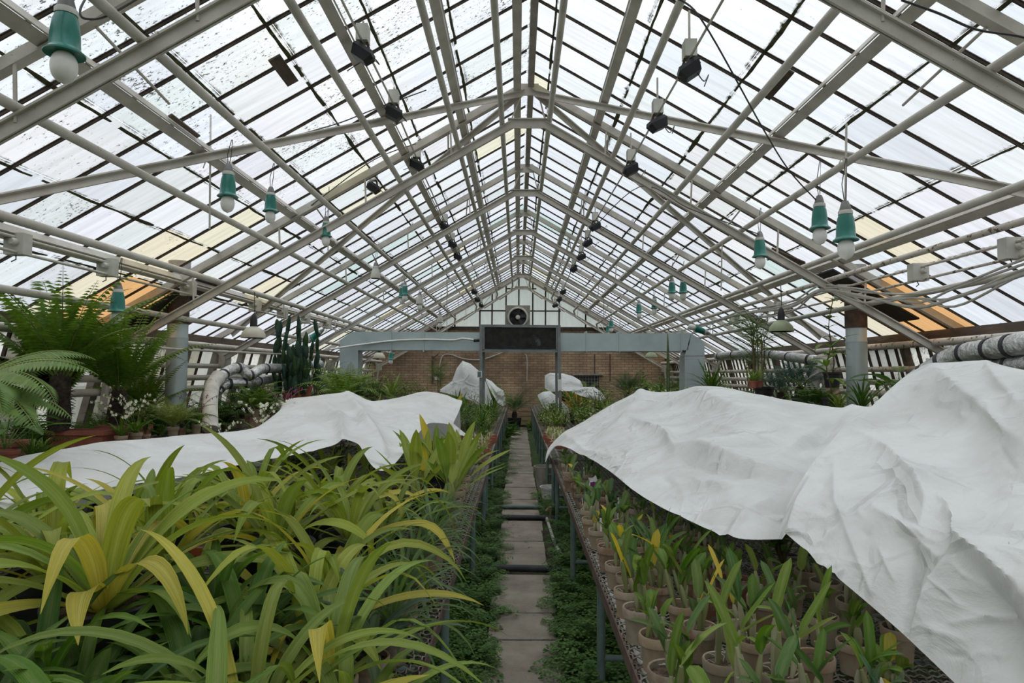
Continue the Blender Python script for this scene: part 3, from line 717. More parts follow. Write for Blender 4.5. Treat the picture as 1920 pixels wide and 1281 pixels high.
# ================================================================ fleece sheets
from mathutils.bvhtree import BVHTree
SHEETS = []
def headroom(x, y, z=HB+.02):
    h = 9
    for bv in SHEETS:
        for dx, dy in ((0, 0), (.09, 0), (-.09, 0), (0, .09), (0, -.09)):
            r = bv.ray_cast(V((x+dx, y+dy, z-.4)), V((0, 0, 1)), 3)
            if r[0]: h = min(h, r[0].z-z)
    return h
def cr4(a, b, c, d, t): return .5*((2*b)+(c-a)*t+(2*a-5*b+4*c-d)*t*t+(3*b-a-3*c+d)*t**3)
def proj(p):
    q = CM.transposed() @ (p-V((0, 0, CZ))); return 960+q.x/-q.z*FPX, 640.5-q.y/-q.z*FPX
def sheet(name, grid, folds, lab, sub=14, rough=.012, extra=None, seed=0, hang=None):
    G = [[P(*c) for c in row] for row in grid]
    for row_ in G:     # the far side falls to the bench
        e = row_[-1]; dx = .30 if e.x > 0 else 0; dy = .05 if e.x > 0 else .22
        row_.append(V((e.x+dx*.7, e.y+dy*.7, e.z*.45+.80*.55))); row_.append(V((e.x+dx, e.y+dy, .74)))
    r2 = random.Random(seed); folds = list(folds); allp = [c for row in grid for c in row]
    for i in range(70 if len(grid) < 9 else 50):     # crinkles
        gx, gy, gY = r2.choice(allp); gx += r2.uniform(-90, 90); gy += r2.uniform(-60, 60); a = r2.gauss(.5, .7); l = r2.uniform(14, 70)/max(1, gY*.3)
        mx_, my_ = gx+cos(a)*l/2+r2.uniform(-8, 8), gy+sin(a)*l/2+r2.uniform(-8, 8)
        folds.append(([(gx, gy), (mx_, my_), (gx+cos(a)*l, gy+sin(a)*l)], r2.choice([1, 1, -1])*r2.uniform(.004, .010), r2.uniform(3.5, 7)/max(1, gY*.35)))
    boxes = [(min(q[0] for q in f[0])-5*f[2], max(q[0] for q in f[0])+5*f[2], min(q[1] for q in f[0])-5*f[2], max(q[1] for q in f[0])+5*f[2]) for f in folds]
    R, C = len(G), len(G[0])
    def row(r): return G[max(0, min(R-1, r))]
    def at(u, v):
        i = min(int(u), R-2); j = min(int(v), C-2); tu = u-i; tv = v-j
        col = []
        for k in range(-1, 3):
            rr = row(i+k); p = [rr[max(0, min(C-1, j+q))] for q in range(-1, 3)]; col.append(cr4(*p, tv))
        return cr4(*col, tu)
    nu, nv = (R-1)*sub, (C-1)*sub
    pts = [[at((R-1)*a/nu, (C-1)*b/nv) for b in range(nv+1)] for a in range(nu+1)]
    m = MB(); ids = []
    for a in range(nu+1):
        rw = []
        for b in range(nv+1):
            p = pts[a][b]
            du = pts[min(nu, a+1)][b]-pts[max(0, a-1)][b]; dv = pts[a][min(nv, b+1)]-pts[a][max(0, b-1)]
            n = du.cross(dv); n = n.normalized() if n.length > 1e-9 else V((0, 0, 1))
            if n.z < 0 and abs(n.z) > .05 or (abs(n.z) <= .05 and n.y > 0): n = -n
            h = 0; sx, sy = proj(p)
            for (poly, amp, w), bx_ in zip(folds, boxes):
                if not (bx_[0] < sx < bx_[1] and bx_[2] < sy < bx_[3]): continue
                best = 1e9; tl = 0; L = len(poly)-1
                for k in range(L):
                    ax, ay = poly[k]; bx, by = poly[k+1]; vx, vy = bx-ax, by-ay
                    t = max(0, min(1, ((sx-ax)*vx+(sy-ay)*vy)/(vx*vx+vy*vy+1e-9)))
                    d = math.hypot(sx-ax-vx*t, sy-ay-vy*t)
                    if d < best: best = d; tl = (k+t)/L
                if best < 5*w: h += 1.8*amp*exp(-sqrt(best*best+4)/w*1.1)*(.35+.65*sin(pi*min(1, max(0, tl)*.9+.05)))
            q = p*1.0
            nn = noise.noise(V((q.x*2.1, q.y*1.4, q.z*2+seed)))*rough*1.6
            rg = (1-abs(noise.noise(V((q.x*2.1+seed, q.y*1.6, q.z*2)))))*rough*1.3
            rg2 = (1-abs(noise.noise(V((q.x*8.1+seed, q.y*6.2, q.z*8)))))**2*rough*.22
            p = p+n*(h+nn+rg+rg2-rough*1.3)
            rw.append(m.vert(p))
        ids.append(rw)
    for a in range(nu):
        for b in range(nv): m.face((ids[a][b], ids[a+1][b], ids[a+1][b+1], ids[a][b+1]))
    if extra:
        E = [[m.vert(P(*c)) for c in r] for r in extra]
        for a in range(len(E)-1):
            for b in range(len(E[0])-1): m.face((E[a][b], E[a+1][b], E[a+1][b+1], E[a][b+1]))
    o = tag(m.solo(name, M['sheet']), lab, 'sheet', 'white fleece sheets over the plants')
    SHEETS.append(BVHTree.FromPolygons([V(v) for v in m.v], m.f)); return o
A = [[(1930, 1420, 1.38), (1960, 1260, 1.42), (2000, 1090, 1.47), (2070, 900, 1.75), (2130, 735, 2.05), (2220, 800, 2.5)],
     [(1795, 1287, 1.60), (1830, 1160, 1.63), (1872, 1035, 1.68), (1945, 850, 2.05), (2010, 715, 2.35), (2100, 780, 2.8)],
     [(1702, 1197, 1.76), (1745, 1105, 1.80), (1800, 1010, 1.88), (1870, 830, 2.35), (1925, 701, 2.65), (2030, 760, 3.1)],
     [(1605, 1112, 1.95), (1650, 1020, 2.02), (1710, 920, 2.2), (1790, 800, 2.62), (1860, 690, 2.95), (1960, 740, 3.4)],
     [(1512, 1032, 2.10), (1560, 950, 2.3), (1630, 860, 2.6), (1700, 790, 2.9), (1800, 686, 3.2), (1900, 725, 3.7)],
     [(1462, 992, 2.36), (1490, 925, 2.5), (1540, 850, 2.75), (1610, 785, 3.05), (1733, 691, 3.45), (1850, 730, 3.9)]]
FA = [([(1740, 685), (1865, 785), (1920, 830)], .035, 45), ([(1575, 800), (1630, 830), (1675, 860), (1720, 910), (1740, 960), (1735, 1000)], .026, 22),
      ([(1565, 875), (1567, 945), (1585, 990), (1635, 1110)], .014, 9), ([(1515, 1030), (1585, 990), (1640, 960)], .012, 10),
      ([(1640, 960), (1690, 990), (1740, 1040), (1780, 1065)], .018, 14), ([(1750, 940), (1830, 1030), (1920, 1105)], .035, 34),
      ([(1830, 1035), (1760, 1120), (1705, 1215)], .03, 26), ([(1722, 1040), (1712, 1140), (1700, 1205)], -.03, 10), ([(1850, 1090), (1880, 1180), (1900, 1270)], -.05, 40),
      ([(1555, 865), (1640, 842)], .012, 5), ([(1630, 820), (1680, 797)], .010, 5), ([(1790, 1170), (1870, 1145), (1920, 1115)], .012, 5),
      ([(1760, 930), (1830, 928)], .010, 5), ([(1660, 1060), (1640, 1110)], .010, 6), ([(1800, 700), (1850, 690), (1920, 760)], .015, 14), ([(1480, 990), (1520, 900)], .016, 8)]
sheet('fleece_sheet', A, FA, 'large creased white fleece sheet over the nearest plants of the right bench', 34, .007, seed=3)
B = [[(1466, 1012, 2.47), (1505, 955, 2.68), (1565, 875, 2.98), (1645, 800, 3.35), (1730, 750, 3.85), (1800, 770, 4.4)],
     [(1380, 1008, 2.45), (1420, 930, 2.75), (1470, 860, 3.2), (1530, 808, 3.8), (1590, 769, 4.3), (1680, 780, 4.9)],
     [(1300, 977, 2.72), (1330, 900, 3.1), (1370, 840, 3.6), (1410, 790, 4.3), (1450, 753, 5.0), (1530, 772, 5.6)],
     [(1200, 927, 3.3), (1235, 870, 3.8), (1270, 820, 4.5), (1300, 775, 5.4), (1320, 732, 6.2), (1400, 750, 6.8)],
     [(1130, 876, 4.5), (1150, 835, 5.0), (1180, 795, 5.8), (1200, 768, 6.6), (1222, 742, 7.3), (1290, 740, 7.7)],
     [(1045, 836, 6.3), (1070, 818, 6.8), (1100, 797, 7.3), (1125, 777, 7.7), (1165, 750, 8.0), (1230, 742, 8.3)],
     [(1020, 866, 6.9), (1029, 842, 7.3), (1048, 820, 7.7), (1075, 800, 8.0), (1110, 784, 8.2), (1160, 768, 8.5)]]
FB = [([(1302, 732), (1405, 787), (1495, 826)], .045, 34), ([(1256, 822), (1271, 849), (1313, 849), (1365, 866), (1425, 886), (1478, 892)], .04, 18), ([(1280, 872), (1370, 890), (1470, 910)], -.03, 14),
      ([(1185, 790), (1215, 803), (1247, 816), (1262, 840)], .045, 8), ([(1186, 768), (1165, 800), (1120, 830)], .04, 12), ([(1495, 845), (1580, 780)], -.05, 14), ([(1460, 860), (1540, 800), (1640, 745)], .03, 12),
      ([(1365, 1005), (1400, 960), (1440, 940)], .016, 6), ([(1320, 905), (1380, 920), (1440, 900)], .02, 16), ([(1190, 737), (1212, 738)], .05, 10), ([(1330, 800), (1400, 830), (1330, 850)], .02, 16), ([(1060, 815), (1100, 850), (1150, 860)], .02, 10)]
sheet('fleece_sheet', B, FB, 'long rumpled white fleece sheet sloping along the right bench towards the aisle', 26, .010, seed=11)
Lg = [[(-150, 1010, 2.6), (-120, 960, 2.9), (-90, 900, 3.2), (-60, 960, 3.6)], [(0, 965, 2.8), (20, 920, 3.1), (40, 856, 3.5), (70, 900, 3.9)],
      [(140, 930, 3.0), (150, 885, 3.4), (170, 838, 3.9), (200, 870, 4.4)], [(330, 895, 3.4), (330, 850, 4.1), (330, 818, 4.7), (360, 835, 5.2)],
      [(500, 862, 3.8), (490, 825, 4.7), (490, 797, 5.5), (500, 805, 6.2)], [(618, 838, 4.2), (600, 790, 5.4), (545, 752, 7.0), (560, 765, 7.8)],
      [(668, 832, 4.3), (680, 785, 5.6), (650, 740, 7.4), (660, 752, 8.2)], [(722, 880, 3.9), (735, 800, 5.5), (710, 757, 7.2), (720, 764, 8.2)],
      [(800, 800, 5.6), (800, 770, 6.5), (795, 736, 7.6), (800, 746, 8.3)], [(850, 795, 6.4), (860, 772, 6.9), (867, 752, 7.4), (862, 756, 8.0)]]
FL = [([(651, 739), (686, 796), (721, 850)], .055, 9), ([(638, 787), (643, 829)], .05, 8), ([(638, 787), (616, 770), (542, 752)], .04, 9), ([(638, 785), (577, 807), (502, 831)], .035, 9),
      ([(570, 785), (630, 800)], -.03, 10), ([(494, 796), (550, 778), (616, 766)], .03, 9), ([(708, 757), (752, 792), (760, 800)], .03, 9), ([(704, 809), (760, 800), (800, 796)], .03, 9), ([(720, 757), (790, 757), (840, 745)], .025, 8), ([(160, 850), (260, 850)], .02, 14)]
sheet('fleece_sheet', Lg, FL, 'white fleece sheet over the left bench behind the strap-leaved plants', 18, .011, seed=23,
      extra=[[(836, 789, 6.4), (846, 790, 6.4), (852, 796, 6.4)], [(842, 803, 6.3), (856, 806, 6.35), (870, 811, 6.4)], [(848, 812, 6.3), (868, 817, 6.32), (887, 822, 6.35)]])
def wrap(cols, Y, b, lab, seed):
    """cloth thrown over a plant: closed shell, front and back"""
    m = MB(); n = len(cols); K = 9; D = 5
    cs = []
    for i in range((n-1)*D+1):
        k = min(i//D, n-2); t = i/D-k
        cs.append(tuple(cols[k][q]*(1-t)+cols[k+1][q]*t for q in range(3)))
    fr = []; bk = []
    N_ = len(cs)-1
    for i, (x, t, bo) in enumerate(cs):
        w = sin(pi*min(1, max(0, i/N_))); A_ = []; B_ = []
        for k in range(K+1):
            v = k/K; px = 760+x/4.571; py = 540+(t+(bo-t)*v)/4.571
            bl = b*(.08+w)*sqrt(max(.02, v))*1.0
            r = .10*noise.noise(V((x*.012+seed, v*2.3, 3)))+.05*(1-abs(noise.noise(V((x*.03+seed, v*4.3, 7)))))
            A_.append(m.vert(P(px, py, Y-bl-r*w))); B_.append(m.vert(P(px, py, Y+bl+r*w)))
        fr.append(A_); bk.append(B_)
    for i in range(N_):
        for k in range(K):
            m.face((fr[i][k], fr[i][k+1], fr[i+1][k+1], fr[i+1][k])); m.face((bk[i][k], bk[i+1][k], bk[i+1][k+1], bk[i][k+1]))
        m.face((fr[i][0], fr[i+1][0], bk[i+1][0], bk[i][0]))
    return tag(m.solo('fleece_sheet', M['sheet']), lab, 'sheet', 'white fleece sheets over the plants')
wrap([(300, 870, 890), (400, 800, 915), (440, 690, 930), (490, 625, 940), (560, 650, 965), (640, 720, 1010), (700, 830, 1055), (765, 1020, 1062)], 15.3, .45, 'peaked white cloth thrown over a tall plant left of the left panel post', 1)
wrap([(690, 775, 800), (740, 800, 900), (790, 850, 985), (840, 880, 1015), (858, 940, 1000)], 15.9, .35, 'white cloth bundle right of the left panel post, at the aisle', 5)
wrap([(1195, 750, 860), (1240, 728, 890), (1350, 733, 885), (1440, 758, 885), (1500, 795, 875), (1522, 840, 860)], 15.6, .4, 'white cloth over plants behind the right panel post, uppermost of three', 8)
wrap([(1135, 918, 930), (1180, 890, 1020), (1240, 885, 1068), (1300, 930, 1072), (1400, 1030, 1068)], 14.6, .3, 'white cloth hanging at the aisle edge left of the right panel post', 13)
wrap([(1430, 870, 900), (1520, 850, 930), (1620, 850, 960), (1680, 895, 965), (1715, 945, 955)], 14.6, .35, 'white cloth among shrubs right of the right panel post', 17)

# ================================================================ duct, panel
YP = 13.0
def W3(px, py, Y=YP): return P(px, py, Y)
def ductseg(m, p0, p1, p2, p3, Y0, Y1):
    a = [m.vert(P(x, y, Y0)) for x, y in (p0, p1, p2, p3)]; b = [m.vert(V((m.v[i][0], Y1, m.v[i][2]))) for i in a]
    m.face(a)
    for i in range(4): j = (i+1) % 4; m.face((a[i], b[i], b[j], a[j]))
    m.face(b[::-1])
t = thing('air_duct', tuple(P(655, 745, 13.3)), 'galvanised sheet-metal duct spanning the greenhouse and dropping at both ends', 'duct')
def seg(*a):
    m = MB(); m.smooth = False; ductseg(m, *a, 13.15, 13.55); m.build('duct_section', M['galv'], t)
seg((661, 622), (733, 622), (733, 657), (661, 657)); seg((733, 622), (794, 623), (794, 657), (733, 657)); seg((794, 623), (985, 624), (985, 658), (794, 657))
seg((985, 624), (1100, 625), (1100, 659), (985, 658)); seg((1100, 625), (1162, 625), (1162, 659), (1100, 659)); seg((1162, 625), (1278, 625), (1278, 659), (1162, 659))
m = MB(); m.smooth = False
for q in (((637, 638), (661, 622), (661, 657), (637, 657)), ((637, 657), (671, 657), (671, 668), (637, 668))): ductseg(m, *q, 13.15, 13.55)
m.build('elbow', M['galv'], t)
m = MB(); m.smooth = False
for q in (((1278, 625), (1296, 625), (1290, 657), (1278, 657)), ((1296, 625), (1321, 641), (1321, 667), (1284, 667))): ductseg(m, *q, 13.14, 13.56)
m.build('elbow', M['galv'], t)
m = MB(); m.smooth = False; ductseg(m, (637, 668), (671, 668), (671, 790), (637, 790), 13.15, 13.55); m.build('drop_section', M['galv'], t)
m = MB(); m.smooth = False; ductseg(m, (1284, 667), (1321, 667), (1321, 790), (1284, 790), 13.15, 13.6); m.build('drop_section', M['galv'], t)
for x in (733, 794, 1100, 1162, 1278):
    m = MB(); m.smooth = False; ductseg(m, (x-1, 621), (x+1, 621), (x+1, 660), (x-1, 660), 13.13, 13.57); m.build('flange', M['galv'], t)
for x in (838, 1132):
    m = MB(); tube(m, [P(x, 500 if x < 900 else 560, 13.4), P(x, 624, 13.4)], .006, 5); m.build('hanger_rod', M['wire'], t)
t = thing('black_panel', tuple(P(975, 790, YP)), 'sooty black rectangular panel in a grey steel frame on two posts above the aisle', 'panel')
m = MB(); m.smooth = False; p = [P(907, 614, YP+.03), P(1043, 655, YP+.05)]; box(m, (p[0].x, YP+.02, p[1].z), (p[1].x, YP+.05, p[0].z)); m.build('board', M['panel_black'], t)
m = MB(); m.smooth = False
def fr(a, b, w=.06): bar(m, P(*a, YP+.03), P(*b, YP+.03), .07, w)
fr((898, 611), (1051, 612.5), .05); fr((904, 658), (1047, 659), .05); fr((906, 613), (906, 657)); fr((1045, 613), (1045, 657)); m.build('frame', M['grey_steel'], t)
for x0, x1 in ((902, 901.5), (1048, 1051)):
    m = MB(); m.smooth = False; bar(m, P(x0, 611, YP), P(x1, 798, YP), .055, .055, (0, 1, 0)); m.build('post', M['grey_steel'], t)
for x0, x1 in ((907, 906.5), (1043, 1044)):
    m = MB(); m.smooth = False; bar(m, P(x0, 660, YP+.35), P(x1, 790, YP+.35), .05, .05, (0, 1, 0)); m.build('back_post', M['grey_steel'], t)
for x, y, a, b, lab, mt in ((899, 702, .05, .065, 'small green instrument with white edge on the left panel post', 'green_post'), (1050, 722, .03, .11, 'pale vertical gauge strip on the right panel post', 'white_tag')):
    c = P(x, y, YP-.05)
    tt = thing('gauge', tuple(c), lab, 'gauge')
    m = MB(); m.smooth = False; box(m, (c.x-a, c.y-.01, c.z-b), (c.x+a, c.y+.015, c.z+b)); m.build('plate', M['white_tag'], tt)
    m = MB(); m.smooth = False; box(m, (c.x-a*.65, c.y-.016, c.z-b*.75), (c.x+a*.65, c.y-.009, c.z+b*.75)); m.build('face', M[mt], tt)
t = thing('power_cable', tuple(P(893, 638, 13.0)), 'white cable with black plug sagging along the left half of the duct', 'cable')
m = MB(); tube(m, smooth_path([P(890, 638, 13.02), P(868, 635, 13.08), P(850, 638, 13.1), P(800, 637, 13.1), P(740, 639, 13.1), P(680, 646, 13.1), P(620, 655, 12.9)]), .02, 8); m.build('lead', M['white_tag'], t)
m = MB(); tube(m, [P(899, 638, 13.0), P(888, 639, 13.0)], .03, 8); m.build('plug', M['black'], t)

# flues through the roof
for s, pxx, nm, Yf in ((-1, 332, 'left', 8.33), (1, 1606, 'right', 8.4)):
    c = P(pxx, 660, Yf); x = c.x
    t = thing('flue', (x, Yf, .75), 'round galvanised flue rising from the %s side bench through the roof' % nm, 'flue')
    m = MB(); lathe(m, [(.125, 0), (.125, 1.25), (.128, 1.25), (.128, 1.26), (.122, 1.27), (.122, 1.45)], (x, Yf, .78), 24); m.build('pipe', M['galv'], t)
    m = MB(); lathe(m, [(.126, 0), (.13, .0), (.13, .8)], (x, Yf, 2.21), 24); m.build('collar', M['rustdark'], t)
    m = MB(); m.smooth = False
    z0 = lambda xx: roofz(xx)-.02
    for y0, y1, xa, xb in ((Yf-.30, Yf+.30, abs(x-XR)-.42, abs(x-XR)+.62),):
        q = [V((XR+s*xx, yy, z0(XR+s*xx))) for xx, yy in ((xa, y0), (xb, y0), (xb, y1), (xa, y1))]
        if s < 0: q = q[::-1]
        a = [m.vert(p) for p in q]; b = [m.vert(p+V((0, 0, .02))) for p in q]; m.face(a[::-1]); m.face(b)
        for i in range(4): j = (i+1) % 4; m.face((a[i], a[j], b[j], b[i]))
    m.build('roof_flashing', M['galvdark'], t)

# silver insulated ducts
def foil(pts, r, lab, nb=5):
    pts = smooth_path(pts, 8); t = thing('insulated_duct', tuple(pts[0]), lab, 'duct')
    m = MB(); tube(m, pts, [r*(1+.05*noise.noise(V((i*.9, r*9, 2)))) for i in range(len(pts))], 18); m.build('foil_wrap', M['foil'], t)
    for k in range(nb):
        i = int((k+.5)/nb*(len(pts)-2)); d = (pts[i+1]-pts[i]).normalized()
        m = MB(); tube(m, [pts[i]-d*.02, pts[i]+d*.02], r*1.06, 18); m.build('strap', M['rubber'], t)
foil([P(1690, 735, 6.2), P(1735, 700, 6.0), P(1790, 668, 5.7), P(1850, 656, 5.3), P(1920, 645, 4.9), P(2100, 625, 4.2)], .085, 'upper silver foil-wrapped duct under the right eave', 7)
foil([P(1770, 722, 6.0), P(1810, 700, 5.8), P(1860, 690, 5.4), P(1930, 683, 4.9), P(2100, 670, 4.2)], .075, 'lower silver foil-wrapped duct by the right glass wall', 5)
foil([P(1345, 668, 14), P(1420, 663, 12), P(1500, 672, 10), P(1560, 680, 9.4)], .075, 'grey foil-wrapped duct along the far right glass wall', 7)
foil([P(398, 735, 8.6), P(412, 712, 8.7), P(425, 698, 8.9), P(450, 690, 9.2), P(468, 704, 9.3), P(492, 692, 9.6), P(540, 690, 10.5), P(600, 683, 12)], .072, 'upper crinkled silver duct along the left glass wall', 6)
foil([P(405, 735, 8.8), P(425, 720, 9.0), P(460, 719, 9.3), P(500, 712, 10), P(560, 702, 11.4)], .07, 'lower crinkled silver duct along the left glass wall', 5)
for pts, r, lab in (([P(395, 805, 8.0), P(394, 760, 8.2), P(398, 725, 8.5), P(410, 705, 8.7)], .09, 'whitewashed bent pipe rising beside the left flue'),
                    ([P(1508, 765, 8.6), P(1525, 720, 8.6), P(1536, 690, 8.6), P(1536, 668, 8.6)], .075, 'whitewashed leaning pipe right of the hanging red pots'),
                    ([P(1553, 765, 8.5), P(1552, 715, 8.5), P(1546, 690, 8.5), P(1540, 670, 8.6)], .07, 'whitewashed upright pipe left of the right flue')):
    m = MB(); tube(m, smooth_path(pts), r, 14); tag(m.solo('white_pipe', M['white_pipe']), lab, 'pipe')

# ================================================================ junction boxes, conduits, cables
for s, nm, xx, zz, boxes in ((-1, 'left', -3.95, CZ+1.0, (5.14, 6.28, 7.84, 9.85, 11.0, 12.2, 13.6)), (1, 'right', 3.92, CZ+1.02, (5.25, 6.48, 8.0, 9.9, 12.0))):
    for i, (dz, dx) in enumerate(((.05, 0), (-.07, .02))):
        m = MB(); tube(m, [(xx+dx, YB, zz+dz), (xx+dx, 18, zz+dz)], .013, 8)
        tag(m.solo('conduit', M['pipe'] if s < 0 else M['rusty']), '%s of the twin thin conduits linking the junction boxes on the %s' % (('upper', 'lower')[i], nm), 'conduit')
    for k, y in enumerate(boxes):
        t = thing('junction_box', (xx, y, zz-.09), 'square cream junction box on the %s conduits, %s from the front' % (nm, ORD[k]), 'junction box', 'junction boxes on the conduits')
        m = MB(); m.smooth = False; box(m, (xx-.085, y-.05, zz-.085), (xx+.07, y+.05, zz+.085)); m.build('case', M['cream_box'], t)
        m = MB(); lathe(m, [(.03, 0), (.03, .03), (.022, .05)], (xx+.01, y-.05, zz+.01), 10, axis=(0, -1, 0)); m.build('gland', M['cream_box'], t)
        m = MB(); tube(m, [(xx-.02, y, zz-.085), (xx-.01, y-.01, zz-.12), (xx-.04, y-.02, zz-.14)], .005, 5); m.build('hook', M['thinwire'], t)
U_ = lambda a, b: rnd.uniform(a, b)
for i in range(5):
    pts = [P(2040, 455+i*10, 4.4), P(1920, 492+i*7, 4.9), P(1790, 540+i*7, 5.8), P(1715, 560+(i % 3)*8-4, 6.5), P(1620, 548+i*5-4, 7.2), P(1540, 535+i*2, 7.75), P(1480, 565+i*4, 8.7), P(1390, 585+i*3, 10.2), P(1320, 605+i*3, 12), P(1290, 615+i, 13.1)]
    m = MB(); pts = [V((p.x, p.y, p.z+U_(-.04, .04))) for p in pts]; tube(m, smooth_path(pts, 6), .011 if i != 2 else .017, 7)
    tag(m.solo('power_cable', M['cable']), 'pale power cable in the sagging bundle along the right roof slope', 'cable', 'sagging cable bundle on the right')

# ================================================================ lamps
def lamp_parts(t, top, sc, tilt=None, kind='teal', bulb=True):
    """bell lamp hanging head down; top = cable entry"""
    ax = V(tilt).normalized() if tilt else V((0, 0, -1))
    b = MB(); lathe(b, [(.022*sc, 0), (.03*sc, .02*sc), (.044*sc, .075*sc), (.044*sc, .085*sc)], top, 16, axis=ax); b.build('ceramic_neck', M['ceramic'], t)
    b = MB(); lathe(b, [(.046*sc, .07*sc), (.05*sc, .075*sc), (.05*sc, .10*sc), (.044*sc, .10*sc)], top, 16, axis=ax); b.build('collar', M['cream_box'], t)
    mt = M['teal'] if kind == 'teal' else M['cream_box']
    b = MB()
    if kind == 'teal': lathe(b, [(.046*sc, .10*sc), (.056*sc, .13*sc), (.064*sc, .20*sc), (.066*sc, .26*sc), (.076*sc, .275*sc), (.088*sc, .285*sc), (.088*sc, .292*sc), (.07*sc, .290*sc), (.05*sc, .285*sc)], top, 28, axis=ax)
    else: lathe(b, [(.046*sc, .10*sc), (.07*sc, .16*sc), (.085*sc, .27*sc), (.08*sc, .275*sc), (.03*sc, .27*sc)], top, 22, axis=ax)
    b.build('shade', mt, t)
    if bulb:
        b = MB(); prof = [(.03*sc, .275*sc)]+[(.058*sc*sin(a)**.85, .275*sc+(.085-.085*cos(a))*sc*(.85 if a < 1.6 else .9)) for a in [pi*(.18+.82*i/12) for i in range(12)]]+[(0, .435*sc)]
        lathe(b, prof, top, 22, axis=ax); b.build('bulb', M['bulb'], t)
LAMPS = [  # brim px, Y, hang point offset height, label
    (121, 100, 3.05, 'large teal enamel lamp hanging nearest the viewer, upper left'), (427, 368, 5.7, 'teal enamel lamp beside the long drop rod, left of the left pair'),
    (507, 396, 7.6, 'teal enamel lamp right of the drop-rod lamp, left slope'), (611, 443, 9.4, 'teal enamel lamp third along the left pipe, over the white sheet'),
    (220, 584, 6.4, 'teal enamel lamp half hidden by the fern fronds on the left'), (754, 558, 13.2, 'nearer of two small teal lamps hanging close together on the left'), (759, 553, 14.2, 'farther of two small teal lamps hanging close together on the left'),
    (733, 674, 18.2, 'small teal lamp below the duct by the brick wall'),
    (1537, 428, 5.7, 'left one of the big teal lamp pair on the right'), (1586, 450, 4.8, 'right one of the big teal lamp pair on the right, nearest'), (1425, 481, 7.5, 'teal enamel lamp below and left of the big pair on the right'),
    (1260, 549, 12.2, 'left one of two teal lamps hanging side by side on the right'), (1281, 549, 12.0, 'right one of two teal lamps hanging side by side on the right'), (1227, 578, 15.0, 'small teal lamp below the side-by-side pair on the right'),
    (1198, 586, 15.6, 'small teal lamp left of the low single lamp on the right'), (1146, 614, 19.0, 'farthest small teal lamp on the right, above the duct'), (1140, 622, 21.0, 'tiny teal lamp just above the right half of the duct')]
def cord(t, top, zt, dx=.02):
    for k in (-1, 1):
        b = MB(); tube(b, [V(top)+V((k*.006, 0, -.005)), V(top)+V((k*.016, .01, (zt-top[2])*.4)), V((top[0]+dx+k*.004, top[1]+.01, zt))], .0035, 5); b.build('cord', M['thinwire'], t)
def fit(px, py, Y, h=.5):
    k = 1.0
    while k > .4:
        c = P(px, py, Y*k)
        if c.z+h*k < roofz(c.x)-.05: break
        k -= .02
    return Y*k, k
for px, py, Y, lab in LAMPS:
    Y, K = fit(px, py, Y); c = P(px, py, Y); top = V((c.x, c.y, c.z+.285*K))
    t = thing('pendant_lamp', tuple(c), lab, 'lamp', 'teal enamel pendant lamps')
    lamp_parts(t, top, K); cord(t, top, min(top.z+.32, roofz(c.x)-.05))
for px, py, Y, lab in ((704, 523, 11.0, 'grey-white lamp hanging alone left of the small teal pair'), (787, 571, 14.5, 'pale lamp right of the small teal pair on the left'), (825, 605, 17.5, 'pale lamp nearest the gable on the left')):
    Y, K = fit(px, py, Y); c = P(px, py, Y); top = V((c.x, c.y, c.z+.28*K)); t = thing('pendant_lamp', tuple(c), lab, 'lamp', 'pale pendant lamps')
    lamp_parts(t, top, K, kind='pale', bulb=px != 704); cord(t, top, roofz(c.x)-.1)
for px, py, Y, d, lab in ((607, 618, 11.8, (-.8, 0, -.6), 'teal lamp tilted sideways above the cactus on the left'), (1330, 626, 11.5, (-.9, 0, .35), 'teal lamp lying sideways above the right duct elbow')):
    c = P(px, py, Y); t = thing('pendant_lamp', tuple(c), lab, 'lamp'); lamp_parts(t, c, .9, tilt=d); cord(t, c, c.z+.15)
for px, py, Y, mt, lab in ((475, 634, 8.5, 'dish_cream', 'cream dish lamp with dark neck hanging on the left'), (1465, 622, 8.6, 'dish_green', 'olive dish lamp with dark neck hanging on the right'),
                           (711, 672, 17, 'dish_cream', 'small cream dish lamp behind the duct on the left'), (1221, 671, 17, 'dish_green', 'small pale green dish lamp behind the duct on the right')):
    c = P(px, py, Y); t = thing('dish_lamp', tuple(c), lab, 'lamp', 'dish pendant lamps')
    b = MB(); lathe(b, [(.155, 0), (.158, .008), (.14, .07), (.09, .125), (.04, .15), (.04, .155), (.03, .14), (.085, .115), (.135, .06), (.15, 0)], c, 28); b.build('dish', M[mt], t)
    b = MB(); lathe(b, [(.045, .15), (.045, .23), (.03, .29), (.015, .31)], c, 14); b.build('neck', M['rubber'], t)
    b = MB(); tube(b, [c+V((0, 0, .3)), c+V((.01, 0, .36)), V((c.x, c.y, min(c.z+.6, roofz(c.x)-.05)))], .006, 5); b.build('cord', M['thinwire'], t)
# floodlights with ballast boxes, hung under the purlins
FLD = [(1293, 132, 4.86, 1, 'right'), (1233, 233, 5.99, 1, 'right'), (1183, 318, 7.4, 1, 'right'), (1116, 425, 10.3, 1, 'right'), (1102, 456, 11.4, 1, 'right'), (1090, 482, 12.7, 1, 'right'), (1076, 505, 14.1, 1, 'right'), (1056, 548, 17.6, 1, 'right'), (1049, 562, 19.3, 1, 'right'), (1041, 573, 21, 1, 'right'),
       (680, 101, 5.0, -1, 'left'), (738, 213, 6.3, -1, 'left'), (781, 310, 7.9, -1, 'left'), (834, 426, 11.2, -1, 'left'), (848, 459, 12.5, -1, 'left'), (858, 482, 13.8, -1, 'left'), (889, 548, 18, -1, 'left'), (895, 563, 19.4, -1, 'left'), (902, 573, 20.9, -1, 'left'), (700, 352, 8.2, -1, 'low left')]
kk = {'left': 0, 'right': 0}
